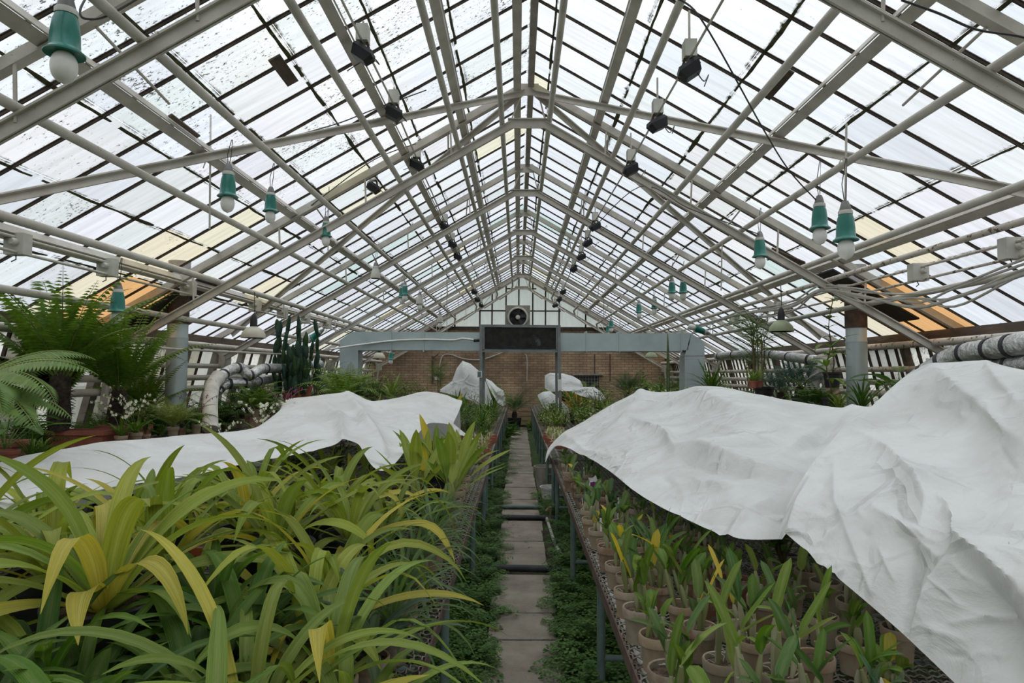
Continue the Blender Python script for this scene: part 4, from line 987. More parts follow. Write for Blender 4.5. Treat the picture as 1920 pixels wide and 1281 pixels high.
for px, py, Y, s, nm in FLD:
    c = P(px, py, Y)
    if nm in kk: lab = 'black floodlight below a cream ballast box on the %s slope, %s from the front' % (nm, ORD[kk[nm]]); kk[nm] += 1
    else: lab = 'black floodlight set apart below the row on the left slope'
    t = thing('floodlight', tuple(c), lab, 'floodlight', 'floodlights hung along the purlins')
    m = MB(); m.smooth = False; R = Matrix.Rotation(rnd.uniform(-.3, .3), 3, 'Z') @ Matrix.Rotation(rnd.uniform(.3, .6)*-s, 3, 'Y')
    a = [m.vert(c+R @ V(p)) for p in ((-.06, -.05, -.055), (.06, -.05, -.055), (.06, .05, -.055), (-.06, .05, -.055), (-.085, -.065, .02), (.085, -.065, .02), (.085, .065, .02), (-.085, .065, .02), (-.07, -.055, .05), (.07, -.055, .05), (.07, .055, .05), (-.07, .055, .05))]
    m.face((a[3], a[2], a[1], a[0])); m.face(a[8:])
    for q in (0, 4):
        for i in range(4): j = (i+1) % 4; m.face((a[q+i], a[q+j], a[q+4+j], a[q+4+i]))
    m.build('housing', M['black'], t)
    m = MB(); m.smooth = False
    for sx in (-1, 1): bar(m, c+R @ V((sx*.09, 0, .0)), c+V((sx*.03, 0, .10)), .012, .02)
    m.build('bracket', M['rustdark'], t)
    m = MB(); m.smooth = False; box(m, (c.x-.045, c.y-.05, c.z+.09), (c.x+.045, c.y+.05, c.z+.22)); m.build('ballast_box', M['cream_box'], t)
    m = MB(); z1 = roofz(c.x)-.08; tube(m, [c+V((0, 0, .22)), V((c.x, c.y, max(z1, c.z+.26)))], .009, 6); m.build('hanger', M['paint'], t)
    m = MB(); pts = [c+V((.05, .03, .02)), c+V((.12, .05, -.06)), c+V((.10*s+.1, .2, .06)), c+V((s*.25, .5, .10))]; tube(m, smooth_path(pts, 5), .0045, 5); m.build('lead', M['thinwire'], t)
for x0, zz, y0, lab in ((1.27, None, 4.0, 'thin steel rod linking the floodlights on the right slope'), (-1.2, None, 4.0, 'thin steel rod linking the floodlights on the left slope')):
    m = MB(); ps = [P(px, py-22*5/Y, Y) for px, py, Y, s, nm in FLD if s == (1 if x0 > 0 else -1) and nm in kk]
    d = ps[0]-ps[1]; tube(m, [ps[0]+d*1.2]+ps, .010, 6); tag(m.solo('support_rod', M['paint']), lab, 'rod')
# loose dark wires over the roof
for pts, lab in (([P(1215, -10, 3.6), P(1280, 2, 3.7), P(1330, 60, 4.2), P(1430, 240, 5.0), P(1480, 320, 5.4), P(1530, 375, 5.7)], 'thin dark wire running down the right slope to the big lamp pair'),
                 ([P(1690, 0, 3.0), P(1760, 25, 3.0), P(1830, 55, 3.05), P(1910, 68, 3.1), P(1990, 90, 3.1)], 'black cable crossing the top right corner of the roof'),
                 ([P(800, 100, 6.5), P(700, 125, 6.3), P(640, 130, 6.2), P(560, 165, 6.0), P(470, 240, 5.8), P(427, 290, 5.7)], 'thin dark wire sagging across the left slope to the drop-rod lamp'),
                 ([P(270, -10, 3.4), P(200, 30, 3.3), P(160, 35, 3.2), P(150, 20, 3.2), P(165, -10, 3.3)], 'curled dark wire by the nearest teal lamp'),
                 ([P(780, 260, 7.6), P(700, 300, 7.4), P(610, 330, 7.6), P(540, 340, 7.8), P(507, 345, 7.7)], 'thin dark wire to the second teal lamp on the left'),
                 ([P(1120, 420, 10), P(1200, 350, 8), P(1290, 390, 7), P(1370, 420, 7), P(1425, 440, 7.5)], 'thin dark wire looping below the right brace')):
    pts = [V((p.x, p.y, min(p.z, roofz(p.x)-.05))) for p in pts]; m = MB(); tube(m, smooth_path(pts, 6), .006, 5); tag(m.solo('loose_wire', M['thinwire']), lab, 'wire')
# long drop rods
for px, y0, y1, Y, lab in ((395, 215, 430, 5.6, 'long thin steel drop rod hanging beside the teal lamp, left slope'), (1587, 232, 395, 4.95, 'thin steel drop rod above the nearest lamp of the right pair'), (1354, 455, 545, 8, 'thin hooked drop rod on the right slope'), (617, 350, 470, 8.5, 'thin drop rod on the left slope by the third teal lamp')):
    m = MB(); p = P(px, y0, Y); q = P(px-2, y1, Y); tube(m, [p, q], .008, 6); tube(m, smooth_path([q.lerp(p, .6), q.lerp(p, .62)+V((-.03, 0, -.01)), q.lerp(p, .58)+V((-.06, 0, -.05))], 4), .005, 5)
    tag(m.solo('drop_rod', M['paint']), lab, 'rod')
# ================================================================ plant parts
def jit(c, a=.18, r=None):
    r = r or rnd; k = 1+r.uniform(-a, a); return (c[0]*k*(1+r.uniform(-a, a)*.5), c[1]*k, c[2]*k*(1+r.uniform(-a, a)*.5))
def mixc(a, b, t): return tuple(x*(1-t)+y*t for x, y in zip(a, b))
YG = (.23, .27, .035); GR = (.075, .155, .016); DG = (.026, .07, .015); YE_ = (.48, .38, .06); GG = (.10, .15, .075); LG = (.20, .26, .06); BG = (.045, .09, .07); BR = (.20, .11, .035)
def leaf(m, base, az, el, L, W, droop, c0, c1=None, n=10, fold=.22, shape='strap', twist=0, kink=None, pw=1.6, side=0, und=0):
    c1 = c1 or c0; p = V(base); e = el; rows = []
    for i in range(n+1):
        t = i/n
        if shape == 'strap': w = W*min(1, .5+1.6*t)*(1 if t < .5 else max(.02, 1-((t-.5)/.5)**2.0))
        elif shape == 'lance': w = W*max(.03, sin(pi*min(1, (t*.93+.04))**.85)**.8)
        elif shape == 'oblong': w = W*max(.05, min(1, (t*4.2)**.7+.1)*(1 if t < .7 else sqrt(max(0, 1-((t-.7)/.3)**2))))
        elif shape == 'petiole': w = W*(.10 if t < .3 else max(.03, sin(pi*((t-.3)/.7*.95+.05))**.75))
        else: w = W*(1-t)
        et = el-droop*t**pw
        if kink and t > kink[0]: et -= kink[1]*min(1, (t-kink[0])/.2)
        a = az+side*t*t
        d = V((cos(a)*cos(et), sin(a)*cos(et), sin(et)))
        sd = V((-sin(a), cos(a), 0)); nn = sd.cross(d)*-1
        tw = twist*t; s2 = sd*cos(tw)+nn*sin(tw); up = nn*cos(tw)-sd*sin(tw)
        if i: p = p+d*(L/n)
        q = p+up*(und*W*sin(t*9+az*5))
        col = mixc(c0, c1, t*t)
        f = fold*(1-.5*t)
        hl = mixc(col, (1, 1, .55), .05)
        rows.append((m.vert(q+s2*w+up*w*f*1.1, col), m.vert(q+s2*w*.5+up*w*f*.35, col), m.vert(q, hl), m.vert(q-s2*w*.5+up*w*f*.35, col), m.vert(q-s2*w+up*w*f*1.1, col)))
    for i in range(n):
        a, b = rows[i], rows[i+1]
        for j in range(4):
            m.face((a[j], a[j+1], b[j+1], b[j]), [(j/4, i/n), ((j+1)/4, i/n), ((j+1)/4, (i+1)/n), (j/4, (i+1)/n)])
    return p
def tri(m, p, d, up, L, W, c, c2=None, bend=.0):
    """small pointed leaflet: two bent quads"""
    s = d.cross(up); s = s.normalized() if s.length > 1e-6 else V((1, 0, 0))
    a = m.vert(p, c); b = m.vert(p+d*L*.45+s*W+up*W*.15, c); e = m.vert(p+d*L*.45-s*W+up*W*.15, c); mid = m.vert(p+d*L*.5, c); tip = m.vert(p+d*L-V((0, 0, bend*L)), c2 or c)
    m.face((a, b, mid)); m.face((a, mid, e)); m.face((b, tip, mid)); m.face((mid, tip, e))
def frond(m, base, az, el, L, droop, LP, c0, c1=None, n=26, wp=.22, bare=.15, fwd=.5, pdroop=.25, double=False, pw=1.5, curl=0, rr=.004, side=0):
    """feather leaf"""
    c1 = c1 or c0; p = V(base); pts = [p]; ds = []
    for i in range(n+1):
        t = i/n; et = el-droop*t**pw
        a = az+side*t
        d = V((cos(a)*cos(et), sin(a)*cos(et), sin(et))); sd = V((-sin(a), cos(a), 0)); up = d.cross(sd)
        if up.z < 0: up = -up
        if i: p = p+d*(L/n)
        pts.append(p)
        if t < bare: continue
        u = (t-bare)/(1-bare)
        lp = LP*max(.08, (min(1, u*4+.35))*(1-u**2.2)+.05)
        col = jit(mixc(c0, c1, u), .14)
        for sgn in (-1, 1):
            dd = (sd*sgn*cos(fwd)+d*sin(fwd)).normalized()
            dd = (dd-V((0, 0, pdroop))).normalized()
            if double:
                k = 5
                for q in range(k):
                    s_ = (q+.5)/k
                    for g in (-1, 1): tri(m, p+dd*lp*s_, (dd*.5+up.cross(dd)*g).normalized(), up, lp*.26*(1-s_*.6), lp*.07, col)
            else: tri(m, p, dd, up, lp, lp*wp*.5, col, bend=.12)
    tube(m, pts[1:], [rr*(1-.8*i/len(pts)) for i in range(len(pts)-1)], 4, mixc(c0, (.3, .3, .1), .4), cap=False)
    return p
POTS = {}
def pot_meshes(kind):
    """pot and compost meshes, origin at the foot"""
    if kind in POTS: return POTS[kind]
    m = MB(); s = MB()
    if kind == 'clay': lathe(m, [(.036, 0), (.046, .0), (.052, .07), (.056, .085), (.060, .086), (.0615, .112), (.059, .118), (.054, .116), (.052, .095), (0, .09)], n=26); lathe(s, [(.0, .094), (.030, .104), (.053, .100), (.053, .092)][::-1], n=18); mt = 'terracotta'
    elif kind == 'claytall': lathe(m, [(.045, 0), (.055, 0), (.066, .14), (.072, .142), (.074, .172), (.071, .178), (.066, .176), (.063, .15), (0, .145)], n=26); lathe(s, [(0, .150), (.04, .164), (.064, .158), (.064, .148)][::-1], n=18); mt = 'terracotta'
    elif kind == 'black': lathe(m, [(.095, 0), (.108, 0), (.138, .245), (.150, .247), (.153, .28), (.147, .285), (.138, .28), (.134, .24), (0, .235)], n=36); lathe(s, [(0, .248), (.06, .262), (.12, .256), (.137, .25), (.137, .238)][::-1], n=24); mt = 'dark_pot'
    elif kind == 'blacksmall': lathe(m, [(.06, 0), (.07, 0), (.086, .14), (.094, .142), (.096, .165), (.09, .166), (.084, .14), (0, .135)], n=28); lathe(s, [(0, .140), (.05, .152), (.084, .146), (.084, .138)][::-1], n=18); mt = 'dark_pot'
    elif kind == 'red': lathe(m, [(.06, 0), (.07, 0), (.09, .12), (.10, .12), (.103, .145), (.096, .147), (.088, .12), (0, .115)], n=26); lathe(s, [(0, .12), (.05, .132), (.088, .126), (.088, .118)][::-1], n=18); mt = 'planter'
    POTS[kind] = (m.data('pot', M[mt]), s.data('compost', M['potsoil']), {'clay': .102, 'claytall': .16, 'black': .258, 'blacksmall': .15, 'red': .13}[kind])
    return POTS[kind]
CACHE = {}
def place(kind, loc, pot, lab, cat, group=None, rz=None, sc=1.0, var=None, name=None, parts=None, potsc=1.0):
    """a plant with its pot; meshes are shared between look-alikes"""
    fn, nvar = KINDS[kind]
    v = rnd.randrange(nvar) if var is None else var
    if (kind, v) not in CACHE:
        st = rnd.getstate(); rnd.seed(hash_(kind)+v*17); CACHE[(kind, v)] = fn(); rnd.setstate(st)
    t = thing(name or kind, loc, lab, cat, group)
    t.rotation_euler = (0, 0, rnd.uniform(0, 6.28) if rz is None else rz); t.scale = (sc, sc, sc)
    h = 0
    if pot:
        pm, sm, h = pot_meshes(pot)
        for nm, me in (('pot', pm), ('compost', sm)):
            o = bpy.data.objects.new(nm, me); COL.objects.link(o)
            if nm == 'pot': o.parent = t; o.scale = (potsc,)*3; po = o
            else: o.parent = po
        h *= potsc
    for nm, me, lb in CACHE[(kind, v)]:
        o = bpy.data.objects.new(nm, me); COL.objects.link(o); o.parent = t; o.location = (0, 0, h-.004)
        if lb: o['label'] = lb
    return t
def hash_(s): return sum(ord(c)*(i+3) for i, c in enumerate(s))
U = lambda a, b: rnd.uniform(a, b)

# ---- kinds: each returns [(part, mesh, label)]
def k_strap(c0=YG, c1=GR, n=17, L=(.42, .66), W=(.018, .031), yellow=.3, kp=.3):
    def f():
        m = MB(); st = U(0, 6); bias = U(.45, 1.9)
        for i in range(n):
            u = i/n; az = st+i*2.4+U(-.25, .25)
            el = 1.38-.95*u+U(-.12, .12); l = U(*L)*(.8+.3*sin(pi*(.25+.6*u))); w = U(*W)
            col = jit(mixc(c0, c1, rnd.random()**bias), .25); tip = mixc(col, YG, .25)
            if rnd.random() < yellow*u*1.5: col = jit(YE_, .15); tip = mixc(col, YG, .4)
            b = V((cos(az)*.016*(1+u), sin(az)*.016*(1+u), 0))
            kk = (U(.4, .65), U(.4, 1.2)) if rnd.random() < kp else None
            leaf(m, b, az, el, l, w, U(.9, 2.0), mixc(col, (.40, .42, .12), .25), tip, n=13, fold=.30, twist=U(-.7, .7), kink=kk, side=U(-.35, .35), und=.05)
        b = MB()
        lathe(b, [(.012, -.012), (.026, 0), (.028, .035), (.018, .075)], n=12, c=(.30, .33, .12))
        return [('foliage', m.data('foliage', M['leaf']), None), ('bulb_neck', b.data('bulb_neck', M['leaf']), None)]
    return f
def k_spider():
    m = MB(); st = U(0, 6)
    for i in range(38):
        az = st+i*2.4; u = i/38
        leaf(m, (cos(az)*.008, sin(az)*.008, .01), az, 1.45-1.15*u, U(.2, .34), U(.006, .010), U(.9, 1.7), jit(mixc(GG, GR, rnd.random()*.7), .2), n=7, fold=.3)
    return [('foliage', m.data('foliage', M['leaf']), None)]
def k_greyleaf():
    m = MB()
    for i in range(13):
        az = i*2.4; u = i/13
        leaf(m, (cos(az)*.008, sin(az)*.008, .01), az, 1.35-.95*u, U(.22, .36), U(.018, .027), U(.7, 1.4), jit(mixc(GG, BG, rnd.random()), .15), n=9, fold=.3, shape='lance')
    return [('foliage', m.data('foliage', M['leaf']), None)]
def k_darkrosette():
    m = MB()
    for i in range(26):
        az = i*2.4; u = i/26
        leaf(m, (cos(az)*.01, sin(az)*.01, .01), az, 1.4-1.2*u, U(.28, .46), U(.015, .026), U(.9, 1.7), jit(mixc(mixc(DG, BG, .4), GR, rnd.random()*.8), .2), mixc(GR, YG, rnd.random()*.3), n=10, fold=.3, twist=U(-.5, .5), shape='strap')
    return [('foliage', m.data('foliage', M['leaf']), None)]
def k_broad():
    m = MB(); b = MB()
    for i in range(7):
        az = i*2.4+U(-.2, .2); u = i/7
        c = jit(mixc(YG, GR, rnd.random()), .15)
        if rnd.random() < .12: c = YE_
        leaf(m, (cos(az)*.02, sin(az)*.02, .02), az, 1.4-.85*u, U(.32, .50), U(.026, .040), U(.2, .8), mixc(c, (.4, .42, .15), .2), c, n=11, fold=.26, shape='petiole', und=.05)
    for i in range(4):
        a = i*1.57+.4; lathe(b, [(.008, 0), (.017, .03), (.015, .07), (.006, .11)], (cos(a)*.018, sin(a)*.018, 0), 10, c=(.30, .34, .13))
    return [('foliage', m.data('foliage', M['leaf']), None), ('pseudobulb', b.data('pseudobulb', M['leaf']), None)]
def k_cattleya(hmax=1.0, nb=(3, 6)):
    def f():
        m = MB(); b = MB(); n = rnd.randint(*nb); hue = rnd.random(); tg = None
        for i in range(n):
            a = U(0, 6.28); r = U(.005, .034); x, y = cos(a)*r, sin(a)*r
            h = U(.05, .13)*hmax; lx, ly = U(-.25, .25)*h, U(-.25, .25)*h
            pts = [V((x+lx*t, y+ly*t, h*t)) for t in (0, .25, .5, .75, 1)]
            pc = mixc((.46, .43, .31), (.22, .25, .09), rnd.random())
            tube(b, pts, [.005, .0075, .0095, .009, .005], 8, pc)
            for q in range(rnd.choice([1, 1, 2])):
                az = U(0, 6.28); c = jit(mixc(mixc(GR, BG, max(0, hue*1.2-.4)), LG, rnd.random()**1.6*(1-.6*hue)), .22)
                if rnd.random() < .03: c = jit(YE_, .2)
                leaf(m, pts[-1], az, U(.7, 1.5), U(.08, .175)*hmax, U(.011, .020), U(-.1, .9), c, n=8, fold=.34, shape='oblong', twist=U(-.3, .3))
        out = [('foliage', m.data('foliage', M['leaf']), None), ('pseudobulb', b.data('pseudobulb', M['leaf']), None)]
        r = MB()
        for i in range(4):
            a = U(0, 6.28); tube(r, [(cos(a)*.02, sin(a)*.02, .003), (cos(a)*.04, sin(a)*.04, .012), (cos(a+.3)*.052, sin(a+.3)*.052, U(.0, .02))], .0016, 4, (.5, .48, .4))
        out.append(('aerial_roots', r.data('aerial_roots', M['leaf']), None))
        if rnd.random() < .45:
            g = MB(); g.smooth = False; a = U(0, 6.28); q = V((cos(a)*.04, sin(a)*.04, -.02)); bar(g, q, q+V((U(-.015, .015), U(-.015, .015), U(.07, .11))), .011, .0015)
            out.append(('plant_tag', g.data('plant_tag', M['white_tag']), 'white plant tag'))
        return out
    return f
def k_fern(c0=GR, c1=LG, n=20, L=(.4, .7), double=False):
    def f():
        m = MB()
        for i in range(n):
            az = i*2.4+U(-.2, .2); u = i/n
            frond(m, (0, 0, .02), az, 1.4-.8*u, U(*L), U(1.0, 1.9), U(.07, .11), jit(c0, .2), jit(c1, .2), n=22, double=double, wp=.24)
        return [('fronds', m.data('fronds', M['leaf_far']), None)]
    return f
def k_treefern():
    m = MB(); b = MB()
    for i in range(19):
        az = i*2.4+U(-.2, .2); u = i/19
        frond(m, (cos(az)*.03, sin(az)*.03, .36), az, 1.5-.75*u, U(.85, 1.2), U(.45, 1.2), U(.13, .18), jit(mixc(DG, GR, .7+.3*rnd.random()), .1), jit(mixc(GR, LG, .35), .1), n=30, wp=.30, fwd=.45, rr=.006, bare=.1)
    lathe(b, [(.07, -.05), (.085, .05), (.07, .2), (.075, .36), (.03, .42)], n=16)
    for i in range(140):
        a = U(0, 6.28); z = U(-.02, .38); r = .07; q = V((cos(a)*r, sin(a)*r, z)); tube(b, [q, q+V((cos(a)*.04, sin(a)*.04, U(-.03, .03)))], [.004, .001], 3, cap=False)
    return [('fronds', m.data('fronds', M['leaf_far']), None), ('trunk', b.data('trunk', M['bark']), 'dark shaggy trunk')]
def k_cycad(c=DG, n=18, L=(.5, .8)):
    def f():
        m = MB(); b = MB()
        for i in range(n):
            az = i*2.4; u = i/n
            frond(m, (0, 0, .12), az, 1.35-.9*u, U(*L), U(.7, 1.3), U(.13, .18), jit(c, .2), n=28, wp=.07, fwd=.75, bare=.12, pdroop=.1)
        lathe(b, [(.05, 0), (.06, .06), (.04, .13)], n=12)
        return [('fronds', m.data('fronds', M['leaf_far']), None), ('trunk', b.data('trunk', M['bark']), None)]
    return f
def k_shrub(c0=GR, c1=LG, n=150, R=.32, H=.5, lw=(.065, .019)):
    def f():
        m = MB(); s = MB()
        for i in range(9):
            a = U(0, 6.28); r = U(.1, 1)*R; top = V((cos(a)*r, sin(a)*r, H*U(.6, 1)))
            pts = [V((0, 0, 0)), top*.5+V((0, 0, .08)), top]; tube(s, pts, [.008, .005, .002], 5, (.12, .10, .05))
            for j in range(n//9):
                t = U(.25, 1.05); p = pts[0].lerp(top, t)+V((U(-1, 1), U(-1, 1), U(-1, 1)))*.06
                a2 = U(0, 6.28); d = V((cos(a2), sin(a2), U(-.3, .7))).normalized()
                tri(m, p, d, V((0, 0, 1)), lw[0]*U(.8, 1.5), lw[1]*U(.8, 1.3), jit(mixc(c0, c1, rnd.random()), .25), bend=.2)
        return [('foliage', m.data('foliage', M['leaf_far']), None), ('stems', s.data('stems', M['leaf_far']), None)]
    return f
def k_lily(c0=DG, c1=GR, n=34, L=(.25, .5), W=(.008, .018)):
    def f():
        m = MB()
        for i in range(n):
            az = i*2.4; u = i/n
            leaf(m, (cos(az)*.03*u, sin(az)*.03*u, .0), az, 1.5-.85*u, U(*L), U(*W), U(.3, 1.2), jit(mixc(c0, c1, rnd.random()), .2), n=6, fold=.25)
        return [('foliage', m.data('foliage', M['leaf_far']), None)]
    return f
def k_cactus():
    m = MB()
    for i in range(11):
        a = U(0, 6.28); r = U(.03, .26); x, y = cos(a)*r, sin(a)*r; z = 0; h = rnd.randint(2, 4)
        for j in range(h):
            l = U(.16, .27); w = U(.022, .040); az = U(-.6, .6)
            c = jit(mixc(DG, BG, rnd.random()), .15); lean = V((U(-.2, .2), U(-.2, .2), 1)).normalized()
            rows = []
            sd = V((cos(az), sin(az), 0)); nn = V((-sin(az), cos(az), 0))
            for k in range(9):
                t = k/8; rr = max(.06, sin(pi*(t*.94+.04))**.6)*w; p = V((x, y, z))+lean*l*t
                rows.append([m.vert(p+sd*rr*cos(2*pi*q/10)+nn*.018*(.4+rr/w)*sin(2*pi*q/10), c) for q in range(10)])
            for A_, B_ in zip(rows, rows[1:]):
                for q in range(10): m.face((A_[q], A_[(q+1) % 10], B_[(q+1) % 10], B_[q]))
            m.face(rows[0][::-1]); m.face(rows[-1])
            x += lean.x*l*.95; y += lean.y*l*.95; z += lean.z*l*.95
    return [('stems', m.data('stems', M['leaf_far']), None)]
def k_orchidspray(fc=(.75, .74, .6)):
    def f():
        m = MB(); fls = []; s = MB()
        for i in range(9):
            az = i*2.4; leaf(m, (0, 0, 0), az, U(.7, 1.3), U(.2, .34), U(.014, .022), U(.6, 1.4), jit(GR, .2), n=7, shape='lance')
        for i in range(4):
            az = U(0, 6.28); pts = []; p = V((0, 0, 0)); el = 1.35
            for k in range(10):
                pts.append(p.copy()); e = el-1.5*(k/9)**2; p = p+V((cos(az)*cos(e), sin(az)*cos(e), sin(e)))*.055
            tube(s, pts, .003, 4, (.16, .2, .07))
            for k in range(4, 10):
                for q in range(1 if k % 2 else 2):
                    c = pts[k]+V((U(-1, 1), U(-1, 1), U(-1, 1)))*.02; fl = MB(); fls.append(fl)
                    for g in range(5):
                        a = g*1.257+U(-.2, .2); d = V((cos(a), -.35, sin(a))).normalized(); tri(fl, c, d, V((0, -1, 0)), .019, .006, jit(fc, .12))
        return [('foliage', m.data('foliage', M['leaf_far']), None), ('flower_stalks', s.data('flower_stalks', M['leaf_far']), None)]+[('flower', q.data('flower', M['leaf_far']), None) for q in fls]
    return f
def k_seedlings():
    m = MB(); b = MB(); b.smooth = False
    box(b, (-.17, -.12, 0), (.17, .12, .07))
    gs = []
    for i in range(46):
        x, y = U(-.15, .15), U(-.10, .10)
        for q in range(4): az = U(0, 6.28); leaf(m, (x, y, .07), az, U(.6, 1.4), U(.035, .07), U(.004, .008), U(.2, 1), jit(mixc(LG, (.42, .42, .2), rnd.random()), .2), n=4, shape='lance')
    for i in range(4):
        g = MB(); g.smooth = False; gs.append(g); q = V((U(-.14, .14), U(-.1, .1), .06)); bar(g, q, q+V((0, U(-.01, .01), .07)), .012, .002)
    return [('seedlings', m.data('seedlings', M['leaf_far']), None), ('tray', b.data('tray', M['planter']), None), ]+[('plant_tag', g.data('plant_tag', M['white_tag']), 'white plant tag') for g in gs]
def k_maidenhair():
    m = MB()
    for i in range(16):
        az = i*2.4+U(-.3, .3); L = U(.16, .34); el = U(.5, 1.35); p = V((U(-.05, .05), U(-.05, .05), 0)); pts = [p.copy()]
        n = 12; c = jit(mixc((.06, .13, .03), (.11, .21, .05), rnd.random()), .15)
        for k in range(n):
            t = k/n; e = el-1.5*t*t; d = V((cos(az)*cos(e), sin(az)*cos(e), sin(e))); p = p+d*L/n; pts.append(p.copy())
            if k < 3: continue
            sd = V((-sin(az), cos(az), 0))
            for sg in (-1, 1):
                ln = .075*sin(pi*(t*.75+.2))
                for q in range(4):
                    pp = p+sd*sg*ln*(q+1)/4+V((0, 0, -.012*(q/3)**2))+V((U(-1, 1), U(-1, 1), U(-1, 1)))*.006
                    a2 = az+sg*U(.3, 1.3); tri(m, pp, V((cos(a2), sin(a2), U(-.35, .15))).normalized(), V((0, 0, 1)), U(.016, .026), U(.008, .012), jit(c, .2))
    return [('fronds', m.data('fronds', M['leaf_far']), None)]
def k_tallstem(c=GR, n=14, H=.9, lw=(.16, .05)):
    def f():
        m = MB(); s = MB(); pts = [V((.02*sin(k*.9), .02*cos(k*.7), H*k/10)) for k in range(11)]
        tube(s, pts, [.009-.0006*k for k in range(11)], 6, (.14, .10, .07))
        for i in range(n):
            z = H*(.35+.65*i/n); az = i*2.4; leaf(m, pts[int(z/H*9)], az, U(.2, .8), U(.8, 1.2)*lw[0], lw[1]*.5, U(.4, 1.1), jit(c, .2), n=7, shape='lance')
        return [('foliage', m.data('foliage', M['leaf_far']), None), ('stem', s.data('stem', M['leaf_far']), None)]
    return f
def k_palm():
    m = MB(); s = MB()
    for i in range(5):
        x, y = U(-.12, .12), U(-.12, .12); H = U(.45, .85); tube(s, [(x, y, 0), (x*1.3, y*1.3, H)], [.008, .005], 5, (.16, .14, .07))
        for q in range(6): az = q*1.05+U(0, .5); frond(m, (x*1.3, y*1.3, H*U(.6, 1)), az, U(.5, 1.3), U(.28, .45), U(.5, 1.2), U(.10, .15), jit(mixc(DG, GR, rnd.random()), .2), n=14, wp=.06, fwd=.6)
    return [('fronds', m.data('fronds', M['leaf_far']), None), ('stems', s.data('stems', M['leaf_far']), None)]
def k_philo():
    m = MB()
    for i in range(12):
        az = i*2.4; e = U(.6, 1.3); p = V((0, 0, .03)); q = p+V((cos(az)*cos(e), sin(az)*cos(e), sin(e)))*U(.16, .3)
        tube(m, [p, q], .004, 4, (.14, .2, .06)); leaf(m, q, az, U(.0, .6), U(.2, .32), U(.05, .075), U(.4, 1.1), jit(mixc(DG, GR, rnd.random()), .2), n=8, shape='lance', fold=.2)
    return [('foliage', m.data('foliage', M['leaf_far']), None)]
KINDS = {'strap': (k_strap(), 7), 'strapgreen': (k_strap((.055, .12, .018), (.14, .215, .035), 15, (.40, .62), (.016, .026), .15), 6), 'strapbig': (k_strap(YG, GR, 26, (.44, .62), (.024, .034), .45, .1), 2),
         'spider': (k_spider, 4), 'greyleaf': (k_greyleaf, 3), 'darkrosette': (k_darkrosette, 4), 'broad': (k_broad, 5), 'cattleya': (k_cattleya(), 14), 'cattleyalow': (k_cattleya(.75), 8), 'cattleyatiny': (k_cattleya(.5), 4), 'cattleyabig': (k_cattleya(1.15, (4, 7)), 8),
         'fern': (k_fern(), 4), 'palefern': (k_fern(LG, (.30, .36, .13), 16, (.4, .65), True), 2), 'darkfern': (k_fern(DG, GR, 22, (.35, .6)), 3), 'treefern': (k_treefern, 3), 'cycad': (k_cycad(), 2), 'bluecycad': (k_cycad(BG, 16, (.4, .6)), 1),
         'shrub': (k_shrub(), 4), 'paleshrub': (k_shrub(LG, (.40, .42, .22), 190, .3, .45, (.055, .016)), 2), 'darkshrub': (k_shrub(DG, GR, 170, .3, .42, (.06, .018)), 3), 'lily': (k_lily(), 4), 'palelily': (k_lily(GR, LG, 30, (.2, .42)), 3),
         'cactus': (k_cactus, 2), 'whiteorchid': (k_orchidspray(), 2), 'purpleorchid': (k_orchidspray((.30, .04, .22)), 2), 'seedlings': (k_seedlings, 3), 'maidenhair': (k_maidenhair, 6),
         'tallstem': (k_tallstem(), 2), 'bigstem': (k_tallstem((.12, .22, .04), 12, .75, (.30, .075)), 1), 'palm': (k_palm, 2), 'philo': (k_philo, 2), 'bromeliad': (k_lily((.30, .13, .03), (.35, .24, .05), 22, (.3, .5), (.016, .026)), 1), 'vine': (k_tallstem((.10, .2, .04), 20, 1.0, (.09, .05)), 1)}

# ================================================================ left bench
def onb(x, y, z=HB+.006): return (x, y, z)
